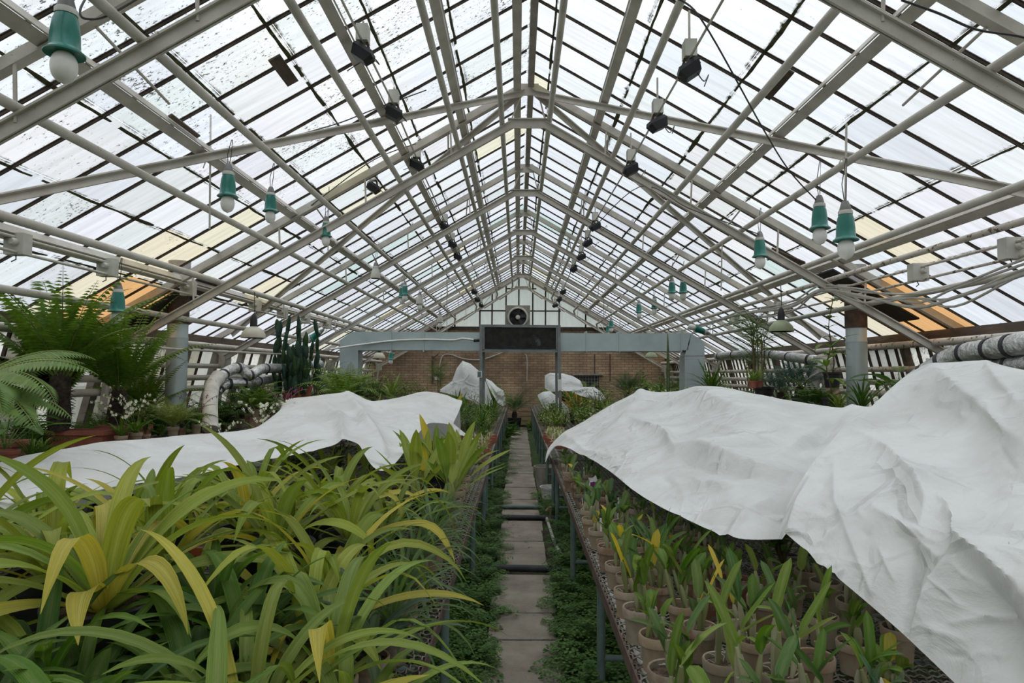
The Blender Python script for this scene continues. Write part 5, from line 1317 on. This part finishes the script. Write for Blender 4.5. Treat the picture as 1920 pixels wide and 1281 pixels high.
# big yellow-green plant in the black pot, nearest
hp = P(195, 1163, 1.86)
HERO = place('strapbig', (hp.x, hp.y, HB+.006), 'black', 'largest yellow-green strap-leaved plant in a black pot, front of left bench', 'plant', rz=.4, sc=1.0, var=0, name='strap_leaf_plant')
strap_spots = [  # x, y, kind, pot, scale
 (-.92, 2.55, 'strap', 'black', .95), (-.56, 1.42, 'strapgreen', 'claytall', .95), (-.46, 1.66, 'strapgreen', 'claytall', .95), (-.60, 1.95, 'strap', 'claytall', .9), (-.88, 1.95, 'darkrosette', 'blacksmall', 1.0),
 (-.52, 1.15, 'strapgreen', 'clay', .9), (-.98, 1.50, 'darkrosette', 'clay', .85), (-1.22, 1.42, 'darkrosette', 'clay', .9), (-.80, 1.22, 'darkrosette', 'clay', .8), (-1.05, 1.20, 'darkrosette', 'clay', .75),
 (-1.55, 1.70, 'strap', 'clay', .9), (-1.5, 2.15, 'strap', 'black', .95), (-1.95, 2.3, 'strap', 'black', 1.0), (-1.25, 2.35, 'strap', 'black', .9), (-.66, 2.35, 'strap', 'blacksmall', .9), (-.70, 2.8, 'strap', 'black', .85), (-1.15, 2.85, 'strap', 'black', .9), (-1.55, 2.75, 'strap', 'black', .85),
 (-.88, 3.2, 'strap', 'black', .85), (-1.3, 3.3, 'strap', 'black', .8), (-.62, 3.15, 'strapgreen', 'blacksmall', .8), (-1.7, 3.2, 'strap', 'black', .75), (-2.0, 2.8, 'strap', 'black', .8), (-.95, 3.6, 'strap', 'blacksmall', .75), (-.70, 3.55, 'strapgreen', 'blacksmall', .7),
 (-1.35, 1.05, 'darkrosette', 'clay', .8), (-.36, 1.42, 'strapgreen', 'clay', .75), (-.74, 1.55, 'darkrosette', 'clay', 1.0), (-1.12, 1.58, 'darkrosette', 'clay', 1.05), (-.90, 1.38, 'darkrosette', 'clay', 1.0), (-1.08, 1.33, 'darkrosette', 'clay', .95), (-.66, 1.12, 'darkrosette', 'clay', .85), (-1.2, 3.75, 'strap', 'blacksmall', .7), (-1.6, 3.6, 'strap', 'blacksmall', .65), (-1.05, 4.15, 'strapgreen', 'blacksmall', .7), (-1.4, 4.3, 'strapgreen', 'blacksmall', .7), (-1.75, 4.1, 'strapgreen', 'clay', .7), (-2.3, 2.5, 'strap', 'black', .85), (-1.85, 1.9, 'strap', 'black', .9), (-.72, 1.78, 'darkrosette', 'blacksmall', 1.0)]
for i, (x, y, kd, pot, sc) in enumerate(strap_spots):
    nm, ad = {'strap': ('strap_leaf_plant', 'yellow-green strap-leaved plant'), 'strapgreen': ('strap_leaf_plant', 'fresh green strap-leaved plant'), 'darkrosette': ('rosette_plant', 'dark green narrow-leaved rosette plant')}[kd]
    hr = headroom(x, y); sc = sc if hr > .75 else sc*max(.45, hr/.75)
    pw = {'black': 'black pot', 'blacksmall': 'small black pot', 'clay': 'clay pot', 'claytall': 'tall clay pot'}[pot]
    rowi = sorted([q for q in strap_spots if q[2] == kd and q[3] == pot], key=lambda q: q[1]).index(strap_spots[i])
    place(kd, onb(x, y), pot, '%s in a %s, left bench, %s from the front' % (ad, pw, ORD[rowi]), 'plant', 'strap-leaved plants on the left bench', sc=sc, name=nm)
for i, (x, y) in enumerate([(-.40, 2.15), (-.42, 2.5), (-.44, 2.85), (-.40, 3.15), (-.46, 3.45), (-.58, 2.65), (-.42, 3.68)]):
    place('spider', onb(x, y), 'clay', 'grassy spider-like plant at the aisle edge of the left bench, %s from the front' % ORD[i], 'plant', 'grassy plants along the left bench edge', name='spider_plant')
place('greyleaf', onb(-.42, 1.92), 'clay', 'grey-green glossy-leaved plant at the aisle edge of the left bench', 'plant', name='grey_leaf_plant', sc=.95, var=0)
for i, (x, y, pot) in enumerate([(-.405, 3.94, 'claytall'), (-.41, 4.24, 'claytall'), (-.42, 4.55, 'clay'), (-.43, 4.86, 'clay'), (-.43, 5.2, 'clay'), (-.62, 4.05, 'blacksmall'), (-.64, 4.5, 'blacksmall'), (-.62, 5.0, 'blacksmall'), (-.85, 4.2, 'blacksmall'), (-.85, 4.75, 'blacksmall'), (-1.1, 4.45, 'blacksmall'), (-1.4, 4.7, 'blacksmall'), (-1.15, 5.0, 'blacksmall'), (-1.7, 4.6, 'blacksmall'), (-1.5, 5.2, 'blacksmall')]):
    hr = headroom(x, y); place('broad', onb(x, y), pot, 'pleated-leaf orchid in %s by the hanging sheet corner, %s from the front' % ('a clay pot' if 'clay' in pot else 'a black pot', ORD[i]), 'plant', 'pleated-leaf orchids on the left bench', name='pleated_leaf_orchid', sc=min(1.0, max(.4, hr/.68)))
m = MB(); p = P(120, 1330, 1.12)
leaf(m, (p.x-.02, p.y, p.z-.02), -.05, .9, .42, .032, 1.25, mixc(YG, GR, .5), mixc(YG, GR, .3), n=14, fold=.2, pw=.5)
leaf(m, (p.x, p.y, p.z-.04), 2.6, .6, .3, .02, .9, GR, GR, n=10); leaf(m, (p.x, p.y, p.z-.04), -1.9, .7, .3, .02, .9, GR, GR, n=10)
t = thing('strap_leaf_plant', (p.x, p.y, HB+.006), 'broad pale green leaf bending across the bottom left picture edge', 'plant'); m.build('foliage', M['leaf'], t)
m = MB(); lathe(m, [(.05, 0), (.07, max(.06, p.z-HB-.05)), (.06, max(.06, p.z-HB-.05))], (p.x, p.y, HB+.006), 18); m.build('pot', M['terracotta'], t)
m = MB(); m.smooth = False; p = P(368, 1052, 2.35); bar(m, p+V((0, 0, -.12)), p+V((0, 0, .045)), .042, .004, (0, 1, 0)); tag(m.solo('plant_tag', M['red_tag']), 'orange-red plant tag standing among the front strap-leaved plants', 'plant tag')
for i, (x, y) in enumerate([(-.5, 5.7), (-.9, 5.8), (-1.3, 5.9), (-.5, 6.15), (-.85, 6.35), (-1.25, 6.4), (-1.7, 6.3), (-2.1, 6.3), (-1.75, 5.5), (-2.2, 5.2)]):
    place('darkshrub', onb(x, y), None, 'low dark green bushy plant under the left sheet, %s of ten' % ORD[i], 'plant', 'bushy plants under the left sheet', name='bushy_plant', sc=max(.2, min(.8, (headroom(x, y)-.03)/.48)))

# ================================================================ right bench: orchids
rowsX = [.435, .575, .725, .88, 1.04, 1.22]
Y0 = [1.30, 1.48, 1.66, 1.86, 2.10, 2.33, 2.57, 2.74, 2.92, 3.13, 3.31, 3.52, 3.80, 4.02, 4.3, 4.62, 4.92, 5.25, 5.6, 6.0, 6.4, 6.8]
for r, x in enumerate(rowsX):
    k = 0
    for j, yy in enumerate(Y0):
        y = yy+(.09 if r % 2 else 0)+U(-.025, .025)
        if r >= 1 and y > 5.6 or r >= 2 and y > 4.6 or r >= 3 and y > 3.7 or r >= 4 and y > 2.9: continue
        if r >= 3 and y < 1.5 or r >= 4 and y < 1.75 or r >= 5 and y < 2.0: continue
        under = x > .60 and y > 2.3
        hr = headroom(x, y)
        if hr < .2: continue
        kd = 'cattleyatiny' if hr < .3 else 'cattleyalow' if hr < .36 or (r == 0 and rnd.random() < .75) else 'cattleyalow' if y < 1.6 else 'cattleyabig' if rnd.random() < (.15 if r == 0 else .45) and hr > .6 else 'cattleya' if hr > .44 else 'cattleyalow'
        place(kd, onb(x+U(-.02, .02), y), 'clay', 'cattleya orchid in a clay pot, %s row from the aisle, %s pot from the front' % (ORD[r], ORD[k]), 'orchid', 'potted orchids on the right bench', name='cattleya_orchid', sc=U(.9, 1.05), potsc=U(.80, 1.04)); k += 1
fl = MB(); c = P(1113, 903, 4.6)
for g in range(5): a = g*1.257; tri(fl, c, V((cos(a), -.3, sin(a))).normalized(), V((0, -1, 0)), .05, .017, (.7, .66, .68))
for g in range(3): a = -1.57+(g-1)*.7; tri(fl, c+V((0, -.01, 0)), V((cos(a)*.8, -.5, sin(a))).normalized(), V((0, -1, 0)), .045, .02, (.13, .015, .13))
t = thing('orchid_flower', tuple(c), 'single white and purple orchid flower near the aisle edge of the right bench', 'flower'); fl.build('petals', M['leaf_far'], t)
m = MB(); tube(m, [c, c+V((.02, .01, -.1)), (c.x+.03, c.y+.02, HB+.1)], .003, 5, (.15, .2, .06)); m.build('stalk', M['leaf_far'], t)
for i, (x, y, kd, sc) in enumerate([(1.45, 2.2, 'darkshrub', .9), (1.5, 2.7, 'darkshrub', .9), (1.3, 3.3, 'darkshrub', .9), (1.2, 3.9, 'darkshrub', .9), (1.0, 4.5, 'darkshrub', .8), (1.0, 5.2, 'darkshrub', .8), (.95, 5.9, 'darkshrub', .75), (1.7, 3.2, 'darkshrub', 1.1), (1.4, 1.7, 'darkshrub', .8), (1.4, 4.6, 'darkshrub', .9), (1.8, 2.4, 'darkshrub', 1.2), (2.1, 2.9, 'darkshrub', 1.4), (1.9, 3.8, 'darkshrub', 1.2), (2.2, 3.4, 'darkshrub', 1.2), (1.8, 4.6, 'darkshrub', 1.2), (1.7, 5.4, 'darkshrub', 1.2), (1.5, 6.2, 'darkshrub', 1.1), (1.3, 7.0, 'darkshrub', 1.1)]):
    place(kd, onb(x, y), None, 'dark bushy plant holding up the right sheets, %s of eighteen' % ORD[i], 'plant', 'bushy plants under the right sheets', name='bushy_plant', sc=max(.2, min(sc, (headroom(x, y)-.03)/.48)))

# ================================================================ under the benches
cnt = {-1: 0, 1: 0}
ys2 = []
y = 2.0
while y < 9.2:
    for s in (-1, 1):
        for d in ((.30, .44, .60) if y < 6.5 else (.33, .50)):
            if s > 0 and (5.2 < y < 7.5) and d < .4: continue
            x = (AX if s > 0 else AX)+s*(d+U(-.03, .03)); cnt[s] += 1
            place('maidenhair', (x, y+U(-.06, .06), -.035), None, 'maidenhair fern clump growing in the ground on the %s side of the aisle' % ('left' if s < 0 else 'right'), 'fern', 'maidenhair ferns %s of the aisle' % ('left' if s < 0 else 'right'), name='maidenhair_fern', sc=U(.75, 1.15)*(1 if d > .4 else .8))
    y += .21 if y < 6 else .34
for i, y in enumerate([9.8, 10.6, 11.4, 12.4, 13.5, 14.8, 16.2, 17.6]):
    place('darkfern' if i > 4 else 'maidenhair', (-.34, y, -.035), None, 'low fern on the ground left of the far aisle, %s from the front' % ORD[i], 'fern', 'ferns left of the far aisle', name='ground_fern', sc=.75 if i > 4 else 1.3)
m = MB(); a = [m.vert(p) for p in ((.27, 9, -.03), (.75, 9, -.03), (.75, 20, -.03), (.27, 20, -.03))]; m.face(a); o = m.solo('moss_carpet', M['mossfloor']); o['kind'] = 'stuff'; tag(o, 'green moss on the ground right of the far aisle', 'moss')
# pale pipe lying low under the right bench
m = MB(); tube(m, smooth_path([(.62, 1.6, .32), (.60, 3.0, .28), (.58, 5.0, .22), (.56, 7.0, .2)]), .038, 12); tag(m.solo('white_pipe', M['white_pipe']), 'whitewashed pipe running low under the right bench edge', 'pipe')

# ================================================================ left side bench
def planter(px, py, Y, w, lab):
    c = P(px, py, Y); z0 = .757; h = max(.12, c.z-z0)
    t = thing('planter', (c.x, Y, z0), lab, 'planter', 'red plastic planters on the left side bench')
    m = MB(); m.smooth = False; d = .2
    lo = [(-w*.44, -d*.42), (w*.44, -d*.42), (w*.44, d*.42), (-w*.44, d*.42)]; hi = [(-w/2, -d/2), (w/2, -d/2), (w/2, d/2), (-w/2, d/2)]; rim = [(-w/2-.02, -d/2-.02), (w/2+.02, -d/2-.02), (w/2+.02, d/2+.02), (-w/2-.02, d/2+.02)]
    rg = [[m.vert((c.x+x, Y+y, z)) for x, y in q] for q, z in ((lo, z0), (hi, z0+h-.04), (rim, z0+h-.04), (rim, z0+h), ([(x*.94, y*.86) for x, y in hi], z0+h), ([(x*.92, y*.82) for x, y in hi], z0+h-.05))]
    m.face(rg[0][::-1])
    for A_, B_ in zip(rg, rg[1:]):
        for i in range(4): j = (i+1) % 4; m.face((A_[i], A_[j], B_[j], B_[i]))
    m.build('tub', M['planter'], t)
    m = MB(); m.smooth = False; box(m, (c.x-w*.45, Y-d*.4, z0+h-.08), (c.x+w*.45, Y+d*.4, z0+h-.035)); m.build('compost', M['potsoil'], t)
    return c.x, z0+h-.04
x1, z1 = planter(153, 806, 6.0, .52, 'red plastic planter holding the shaggy-trunked fern on the left')
x2, z2 = planter(234, 797, 6.6, .40, 'red plastic planter right of the shaggy-trunked fern, holding the second fern')
x3, z3 = planter(8, 826, 5.0, .26, 'red plastic planter at the left picture edge')
place('treefern', (P(112, 760, 5.9).x, 5.9, z1+.1), None, 'tall tree fern with dark shaggy trunk and upright fronds on the left', 'fern', rz=.3, sc=1.12, var=0, name='tree_fern')
place('treefern', (P(222, 760, 6.6).x, 6.6, z2+.0), None, 'tree fern right of the tallest one, fronds reaching towards the flue', 'fern', rz=2.1, sc=1.0, var=1, name='tree_fern')
place('treefern', (P(30, 760, 6.9).x+.1, 6.9, .8), None, 'tree fern at the left picture edge behind the tallest one', 'fern', rz=4.0, sc=1.3, var=2, name='tree_fern')
place('treefern', (P(265, 740, 8.1).x, 8.1, .8), None, 'tree fern standing close in front of the left flue', 'fern', rz=1.0, sc=.8, var=1, name='tree_fern')
m = MB()
c = P(-45, 712, 3.4)
for az, el, L, dr in ((.15, .5, .62, 1.1), (-.25, .35, .6, 1.4), (.5, .6, .5, 1.0), (-.7, .2, .62, 1.2), (.05, -.1, .55, .7), (-1.2, .4, .5, 1.4), (.9, .7, .6, 1.2), (-.45, -.15, .62, .6)):
    frond(m, c, az, el, L, dr, .16, jit((.19, .26, .085), .1), jit((.12, .2, .06), .1), n=34, wp=.20, fwd=.35, rr=.006, bare=.05, pdroop=.35)
t = thing('broad_fern', tuple(c-V((0, 0, .35))), 'broad-fronded light green fern reaching in at the left picture edge', 'fern'); m.build('fronds', M['leaf'], t)
m = MB(); lathe(m, [(.05, -.6), (.05, -.05), (.02, .02)], c, 12); m.build('trunk', M['bark'], t)
m = MB(); lathe(m, [(.1, 0), (.14, .25), (.12, .25)], (c.x, c.y, c.z-.83), 18); m.build('pot', M['dark_pot'], t)
LS = [('philo', 10, 808, 4.6, 'red', .9, 'leafy plant with rounded leaves at the left picture edge'), ('lily', 110, 855, 4.9, 'clay', .55, 'narrow-leaved plant before the red planters, leftmost'), ('palelily', 165, 845, 5.0, 'clay', .5, 'narrow-leaved plant before the red planters, rightmost'), ('philo', 40, 858, 4.3, 'clay', .6, 'low leafy plant beside the left end of the sheet'),
      ('palefern', 352, 775, 6.9, 'clay', .95, 'pale feathery fern beside the white orchids on the left'), ('whiteorchid', 255, 790, 6.2, 'clay', 1.0, 'white-flowered orchid spray beside the red planter'), ('whiteorchid', 325, 790, 6.0, 'clay', .9, 'white-flowered orchid spray before the pale fern'), ('whiteorchid', 385, 785, 6.3, 'clay', 1.0, 'white-flowered orchid spray by the bent white pipe'), ('whiteorchid', 415, 800, 5.6, 'clay', .7, 'low white-flowered orchid at the sheet edge'),
      ('purpleorchid', 405, 745, 7.4, 'clay', .9, 'purple orchid spray by the truss leg on the left'), ('purpleorchid', 492, 780, 6.9, 'clay', .85, 'purple orchid spray above the left end of the sheet crest'), ('purpleorchid', 430, 800, 6.4, 'clay', .6, 'low purple orchid before the bent white pipe'), ('shrub', 300, 805, 6.4, 'clay', .7, 'small-leaved bush behind the white orchids'), ('darkfern', 340, 800, 7.4, 'clay', .9, 'dark fern behind the pale fern'), ('darkfern', 275, 800, 7.2, 'clay', .9, 'dark fern right of the red planters'),
      ('fern', 480, 765, 9.0, 'clay', .9, 'fern below the silver ducts'), ('darkfern', 530, 760, 9.3, 'clay', 1.0, 'fern below the cactus, left one'), ('fern', 585, 755, 9.0, 'clay', 1.15, 'arching green fern below the cactus'), ('fern', 635, 740, 9.6, 'clay', 1.3, 'large green fern in front of the duct drop'), ('palelily', 620, 765, 8.6, 'clay', .8, 'bright strap plant below the large fern'), ('darkfern', 660, 760, 9.5, 'clay', 1.1, 'dark fern at the foot of the duct drop'),
      ('cactus', 545, 735, 10.2, 'red', 1.25, 'tall jointed cactus left of the duct'), ('cactus', 590, 725, 10.6, 'red', 1.35, 'tall jointed cactus nearest the duct elbow'), ('cactus', 635, 720, 11.2, 'red', 1.2, 'jointed cactus beside the duct elbow'), ('cycad', 660, 745, 12.0, 'red', 1.1, 'dark cycad in front of the duct drop'), ('cycad', 640, 735, 13.9, 'red', 1.0, 'dark cycad behind the duct drop')]
for kd, px, py, Y, pot, sc, lab in LS:
    c = P(px, py, Y); zb = .757; 
    nm = {'philo': 'leafy_plant', 'lily': 'narrow_leaf_plant', 'palelily': 'narrow_leaf_plant', 'palefern': 'feathery_fern', 'fern': 'fern', 'darkfern': 'fern', 'whiteorchid': 'flowering_orchid', 'purpleorchid': 'flowering_orchid', 'shrub': 'bush', 'cactus': 'jointed_cactus', 'cycad': 'cycad'}[kd]
    if c.x > -2.55: zb = HB+.006 if True else zb
    elif c.x > -3.5: c.x = -3.6 if c.x < -3.0 else -2.45; zb = .757 if c.x < -3 else HB+.006
    pmz = POTS.get(pot) or pot_meshes(pot); want = c.z-.03
    o = place(kd, (c.x, Y, zb), pot, lab, 'plant', sc=sc, name=nm)
    h = (want-zb)/sc-pmz[2]
    if h > .1:      # stands on an upturned pot
        mm = MB(); q = min(h*sc, .16 if px < 450 else .45); lathe(mm, [(.09, 0), (.10, .0), (.075, q-.01), (.07, q)], (c.x, Y, zb), 16); tag(mm.solo('upturned_pot', M['terracotta']), 'upturned clay pot carrying the '+' '.join(lab.split()[:9]), 'pot')
        o.location.z = zb+q

# ================================================================ far benches
FAR = []
def far(kd, nm, ad, x, y, sc, pot='clay', z=HB+.006): FAR.append((kd, nm, ad, x, y, sc, pot, z))
for i in range(6): far('seedlings', 'seedling_tray', 'tray of pale seedlings with white tags', -.50-.0*(i % 2), 7.2+.42*i, 1.0, None)
for i in range(4): far('seedlings', 'seedling_tray', 'tray of pale seedlings with white tags', -.88, 7.3+.5*i, 1.0, None)
for i in range(5): far('seedlings', 'seedling_tray', 'tray of pale seedlings with white tags', .56, 8.5+.42*i, 1.0, None)
for x, y, kd, sc in [(-.55, 9.9, 'lily', .9), (-.55, 10.5, 'palelily', .8), (-.6, 11.2, 'lily', 1.0), (-.5, 11.9, 'palelily', .9), (-.55, 12.6, 'lily', 1.0), (-1.0, 9.4, 'lily', 1.0), (-1.0, 10.1, 'broad', 1.1), (-1.05, 11.0, 'lily', 1.1), (-1.1, 12.0, 'lily', 1.2), (-1.4, 9.2, 'broad', 1.1), (-1.45, 10.4, 'lily', 1.2), (-1.5, 11.6, 'palelily', 1.2), (-1.5, 12.6, 'lily', 1.2), (-1.9, 10.2, 'lily', 1.2), (-2.0, 11.6, 'fern', 1.1), (-2.1, 12.8, 'shrub', 1.2), (-.8, 12.2, 'darkshrub', .8), (-.85, 11.4, 'lily', 1.0),
                     (.6, 10.7, 'palelily', .8), (.62, 11.3, 'shrub', .8), (.6, 11.9, 'palelily', .9), (.6, 12.6, 'shrub', .8), (.95, 9.0, 'paleshrub', .8), (1.0, 9.8, 'shrub', .9), (1.0, 10.6, 'lily', 1.0), (1.05, 11.4, 'shrub', 1.0), (1.1, 12.3, 'lily', 1.1), (1.4, 9.5, 'paleshrub', 1.0), (1.45, 10.4, 'shrub', 1.1), (1.5, 11.4, 'palelily', 1.2), (1.5, 12.5, 'shrub', 1.2), (1.9, 9.0, 'paleshrub', 1.2), (1.95, 9.9, 'paleshrub', 1.35), (2.0, 10.8, 'shrub', 1.3), (2.0, 11.8, 'lily', 1.3), (2.1, 12.8, 'shrub', 1.3), (2.35, 9.3, 'paleshrub', 1.3), (2.35, 10.3, 'paleshrub', 1.3), (2.4, 11.5, 'shrub', 1.3)]:
    nm, ad = {'lily': ('narrow_leaf_plant', 'dark narrow-leaved plant'), 'palelily': ('narrow_leaf_plant', 'pale narrow-leaved plant'), 'broad': ('pleated_leaf_orchid', 'pleated-leaf plant'), 'fern': ('fern', 'green fern'), 'shrub': ('bush', 'small-leaved bush'), 'paleshrub': ('variegated_bush', 'variegated pale bush'), 'darkshrub': ('bush', 'dark small-leaved bush')}[kd]
    far(kd, nm, ad, x, y, sc)
for i in range(34):
    s = rnd.choice([-1, 1]); kd, nm, ad = rnd.choice([('shrub', 'bush', 'small-leaved bush'), ('lily', 'narrow_leaf_plant', 'dark narrow-leaved plant'), ('palelily', 'narrow_leaf_plant', 'pale narrow-leaved plant'), ('fern', 'fern', 'green fern'), ('darkshrub', 'bush', 'dark small-leaved bush')])
    yy = U(13.6, 19.5); far(kd, nm, ad, s*U(.5, 2.4), yy, U(.75, 1.0) if yy < 15.2 else U(.9, 1.4))
for i in range(44):
    s = rnd.choice([-1, 1]); kd, nm, ad = rnd.choice([('shrub', 'bush', 'small-leaved bush'), ('lily', 'narrow_leaf_plant', 'dark narrow-leaved plant'), ('fern', 'fern', 'green fern'), ('darkfern', 'fern', 'dark fern'), ('darkshrub', 'bush', 'dark small-leaved bush'), ('cycad', 'cycad', 'dark cycad')])
    far(kd, nm, ad, s*U(3.6, 4.7), U(9.3, 20.5), U(1.0, 1.5), z=.757)
for s in (-1, 1):
    y = 9.0 if s < 0 else 10.6
    while y < 13.3:
        for x in (.46, .74, 1.25):
            kd, nm, ad = rnd.choice([('palelily', 'narrow_leaf_plant', 'pale narrow-leaved plant'), ('shrub', 'bush', 'small-leaved bush'), ('lily', 'narrow_leaf_plant', 'dark narrow-leaved plant'), ('paleshrub', 'variegated_bush', 'variegated pale bush'), ('darkshrub', 'bush', 'dark small-leaved bush')])
            far(kd, nm, ad, s*(x+U(-.05, .05)), y+U(-.1, .1), U(.45, .62) if x < .5 else U(.55, .8))
        y += .36
for i in range(16): far('darkfern', 'fern', 'dark fern', -U(4.2, 4.75), 5.6+.27*i, U(.9, 1.3), None, .757)
for i in range(12): far('darkfern', 'fern', 'dark fern', 4.4+U(-.3, .3), 6.0+.4*i, U(.8, 1.1), None, .757)
FAR.sort(key=lambda f: f[4])
seen_ = {}
for kd, nm, ad, x, y, sc, pot, z in FAR:
    where = ('middle ' if 7 <= y < 13.4 else 'far ')+('left' if x < 0 else 'right')+(' bench' if abs(x) < 3 else ' wall bench')
    key = (ad, where); seen_[key] = seen_.get(key, 0)+1
    place(kd, (x, y, z), pot, '%s, %s, %s such from the front' % (ad, where, ORD[seen_[key]-1]), 'plant', '%ss on the %s' % (ad.split(' with')[0], where), sc=sc, name=nm)
# particular plants behind
SP = [('cycad', 965, 745, 19.0, 1.45, 'tall dark cycad at the end of the aisle, against the brick wall', 'cycad', -1), ('darkfern', 955, 780, 17.5, 1.0, 'fern at the end of the aisle below the cycad', 'fern', 0), ('fern', 1000, 770, 19.4, 1.0, 'green fern right of the cycad at the end of the aisle', 'fern', 0), ('darkfern', 938, 775, 18.4, 1.1, 'dark fern left of the crate', 'fern', 0), ('philo', 952, 795, 16.5, 1.0, 'leafy plant on the ground left of the far aisle', 'leafy_plant', 0),
      ('cycad', 1178, 715, 17.5, 1.5, 'spreading cycad behind the right half of the duct', 'cycad', 1), ('bluecycad', 1450, 745, 8.4, 1.1, 'blue-green cycad behind the right sheet', 'cycad', 2), ('bluecycad', 1405, 750, 9.0, 1.0, 'blue-green cycad left of the larger one behind the right sheet', 'cycad', 2), ('palm', 1400, 735, 9.6, 1.5, 'slender feathery palm right of the duct drop', 'slender_palm', 2), ('palm', 1365, 740, 10.0, 1.1, 'slender palm close to the right duct drop', 'slender_palm', 2),
      ('bigstem', 1525, 745, 7.6, 1.0, 'large-leaved plant before the white pipes', 'large_leaf_plant', 2), ('vine', 1560, 700, 7.9, 1.1, 'climbing vine left of the right flue', 'vine', 2), ('philo', 1600, 752, 6.2, 1.0, 'dark broad-leaved plant before the right flue', 'broad_leaf_plant', 2), ('philo', 1640, 750, 5.6, .9, 'broad-leaved plant at the right sheet crest', 'broad_leaf_plant', 2), ('lily', 1335, 735, 9.6, 1.2, 'upright sword-leaved plant beside the right duct drop', 'sword_leaf_plant', 2), ('palelily', 1480, 760, 7.4, .8, 'narrow yellowish plant left of the white pipes', 'narrow_leaf_plant', 2), ('darkfern', 1440, 765, 7.9, 1.0, 'dark fern behind the right sheet', 'fern', 2), ('lily', 1570, 760, 6.9, .9, 'narrow-leaved plant under the white pipes', 'narrow_leaf_plant', 2),
      ('tallstem', 1205, 725, 12.4, 1.1, 'pale-leaved tall stem left of the right duct drop', 'tall_leafy_plant', 1), ('tallstem', 1240, 735, 11.0, 1.0, 'tall leafy stem in front of the right half of the duct', 'tall_leafy_plant', 1), ('bromeliad', 1078, 775, 12.6, 1.2, 'rust and orange sword-leaved plant by the right panel post', 'bromeliad', 1), ('palm', 830, 735, 17.0, 1.3, 'pale palm behind the left sheet', 'slender_palm', 1), ('palelily', 735, 740, 15.5, 2.0, 'large pale spiky plant behind the left duct drop', 'spiky_plant', 1), ('shrub', 700, 745, 14.5, 1.6, 'bush right of the left duct drop', 'bush', 1), ('palelily', 705, 755, 11.0, 1.2, 'spiky plant before the left duct drop', 'spiky_plant', 1), ('shrub', 760, 745, 16, 1.3, 'bush behind the crest of the left sheet', 'bush', 1)]
for kd, px, py, Y, sc, lab, nm, where in SP:
    c = P(px, py, Y); zb = {-1: -.04, 0: -.04, 1: HB+.006, 2: .757}[where]
    if where == 2: c.x = max(c.x, 3.55) if c.x > 2.9 else c.x; zb = .757 if c.x > 3.4 else HB+.006
    if where < 1 and c.x > -.1 and px < 980: c.x -= .0
    if where == 2:
        zn = max(zb, c.z-.17)
        if zn-zb > .05: mm = MB(); lathe(mm, [(.09, 0), (.10, .0), (.075, zn-zb-.01), (.07, zn-zb)], (c.x, Y, zb), 16); tag(mm.solo('upturned_pot', M['terracotta']), 'upturned clay pot under the '+' '.join(lab.split()[:10]), 'pot')
        zb = zn
    o = place(kd, (c.x, Y, zb), 'blacksmall' if where > 0 else None, lab, 'plant', sc=sc, name=nm)
    if where == -1: o.location.z = .35; mm = MB(); lathe(mm, [(.16, 0), (.2, .4), (.18, .4)], (c.x, Y, -.04), 18); tag(mm.solo('plant_tub', M['dark_pot']), 'dark tub carrying the tall cycad at the end of the aisle', 'pot')
m = MB(); p = P(1253, 690, 9.5); q = P(1253, 625, 9.5); leaf(m, (p.x, p.y, HB+.1), 1.5, 1.56, q.z-HB-.1, .028, .02, (.05, .08, .03), n=8, shape='lance', fold=.1)
t = thing('sword_leaf_plant', (p.x, p.y, HB+.006), 'single tall dark pointed leaf standing before the right duct', 'plant'); m.build('leaf', M['leaf_far'], t)
m = MB(); lathe(m, [(.05, 0), (.07, .12), (.06, .12)], (p.x, p.y, HB+.006), 14); m.build('pot', M['dark_pot'], t)
for i, (px, py, w) in enumerate(((1411, 719, 'left'), (1427, 718, 'right'))):
    c = P(px, py, 8.4); t = place('palelily', (c.x, 8.4+.1*i, c.z-.06), 'red', '%s one of two small red pots hanging before the right glass wall' % w, 'plant', 'hanging red pots', sc=.62, name='hanging_pot_plant')
    t2 = MB(); tube(t2, [(c.x, 8.4, c.z+.02), (c.x, 8.4, c.z+.5)], .004, 4); t2.build('hanger_wire', M['thinwire'], t) if False else None
# keep the plants inside the glass
bpy.context.view_layer.update()
for o in list(bpy.data.objects):
    if o.type != 'MESH' or o.name.split('.')[0] not in ('fronds', 'foliage', 'stems', 'stem', 'flower_stalks', 'flower'): continue
    mw = o.matrix_world; bb = [mw @ V(c) for c in o.bound_box]
    if all(p.z < roofz(p.x)-.04 and XR-5.0 < p.x < XR+5.0 for p in bb): continue
    me = o.data.copy(); inv = mw.inverted()
    for v in me.vertices:
        p = mw @ v.co
        x = max(XR-4.95, min(XR+4.95, p.x)); z = min(p.z, roofz(x)-.06)
        if x != p.x or z != p.z: v.co = inv @ V((x, p.y, z))
    o.data = me
for me in sharp: me.set_sharp_from_angle(angle=radians(50))
print('objects', len(bpy.data.objects), 'faces', sum(len(o.data.polygons) for o in bpy.data.objects if o.type == 'MESH'))
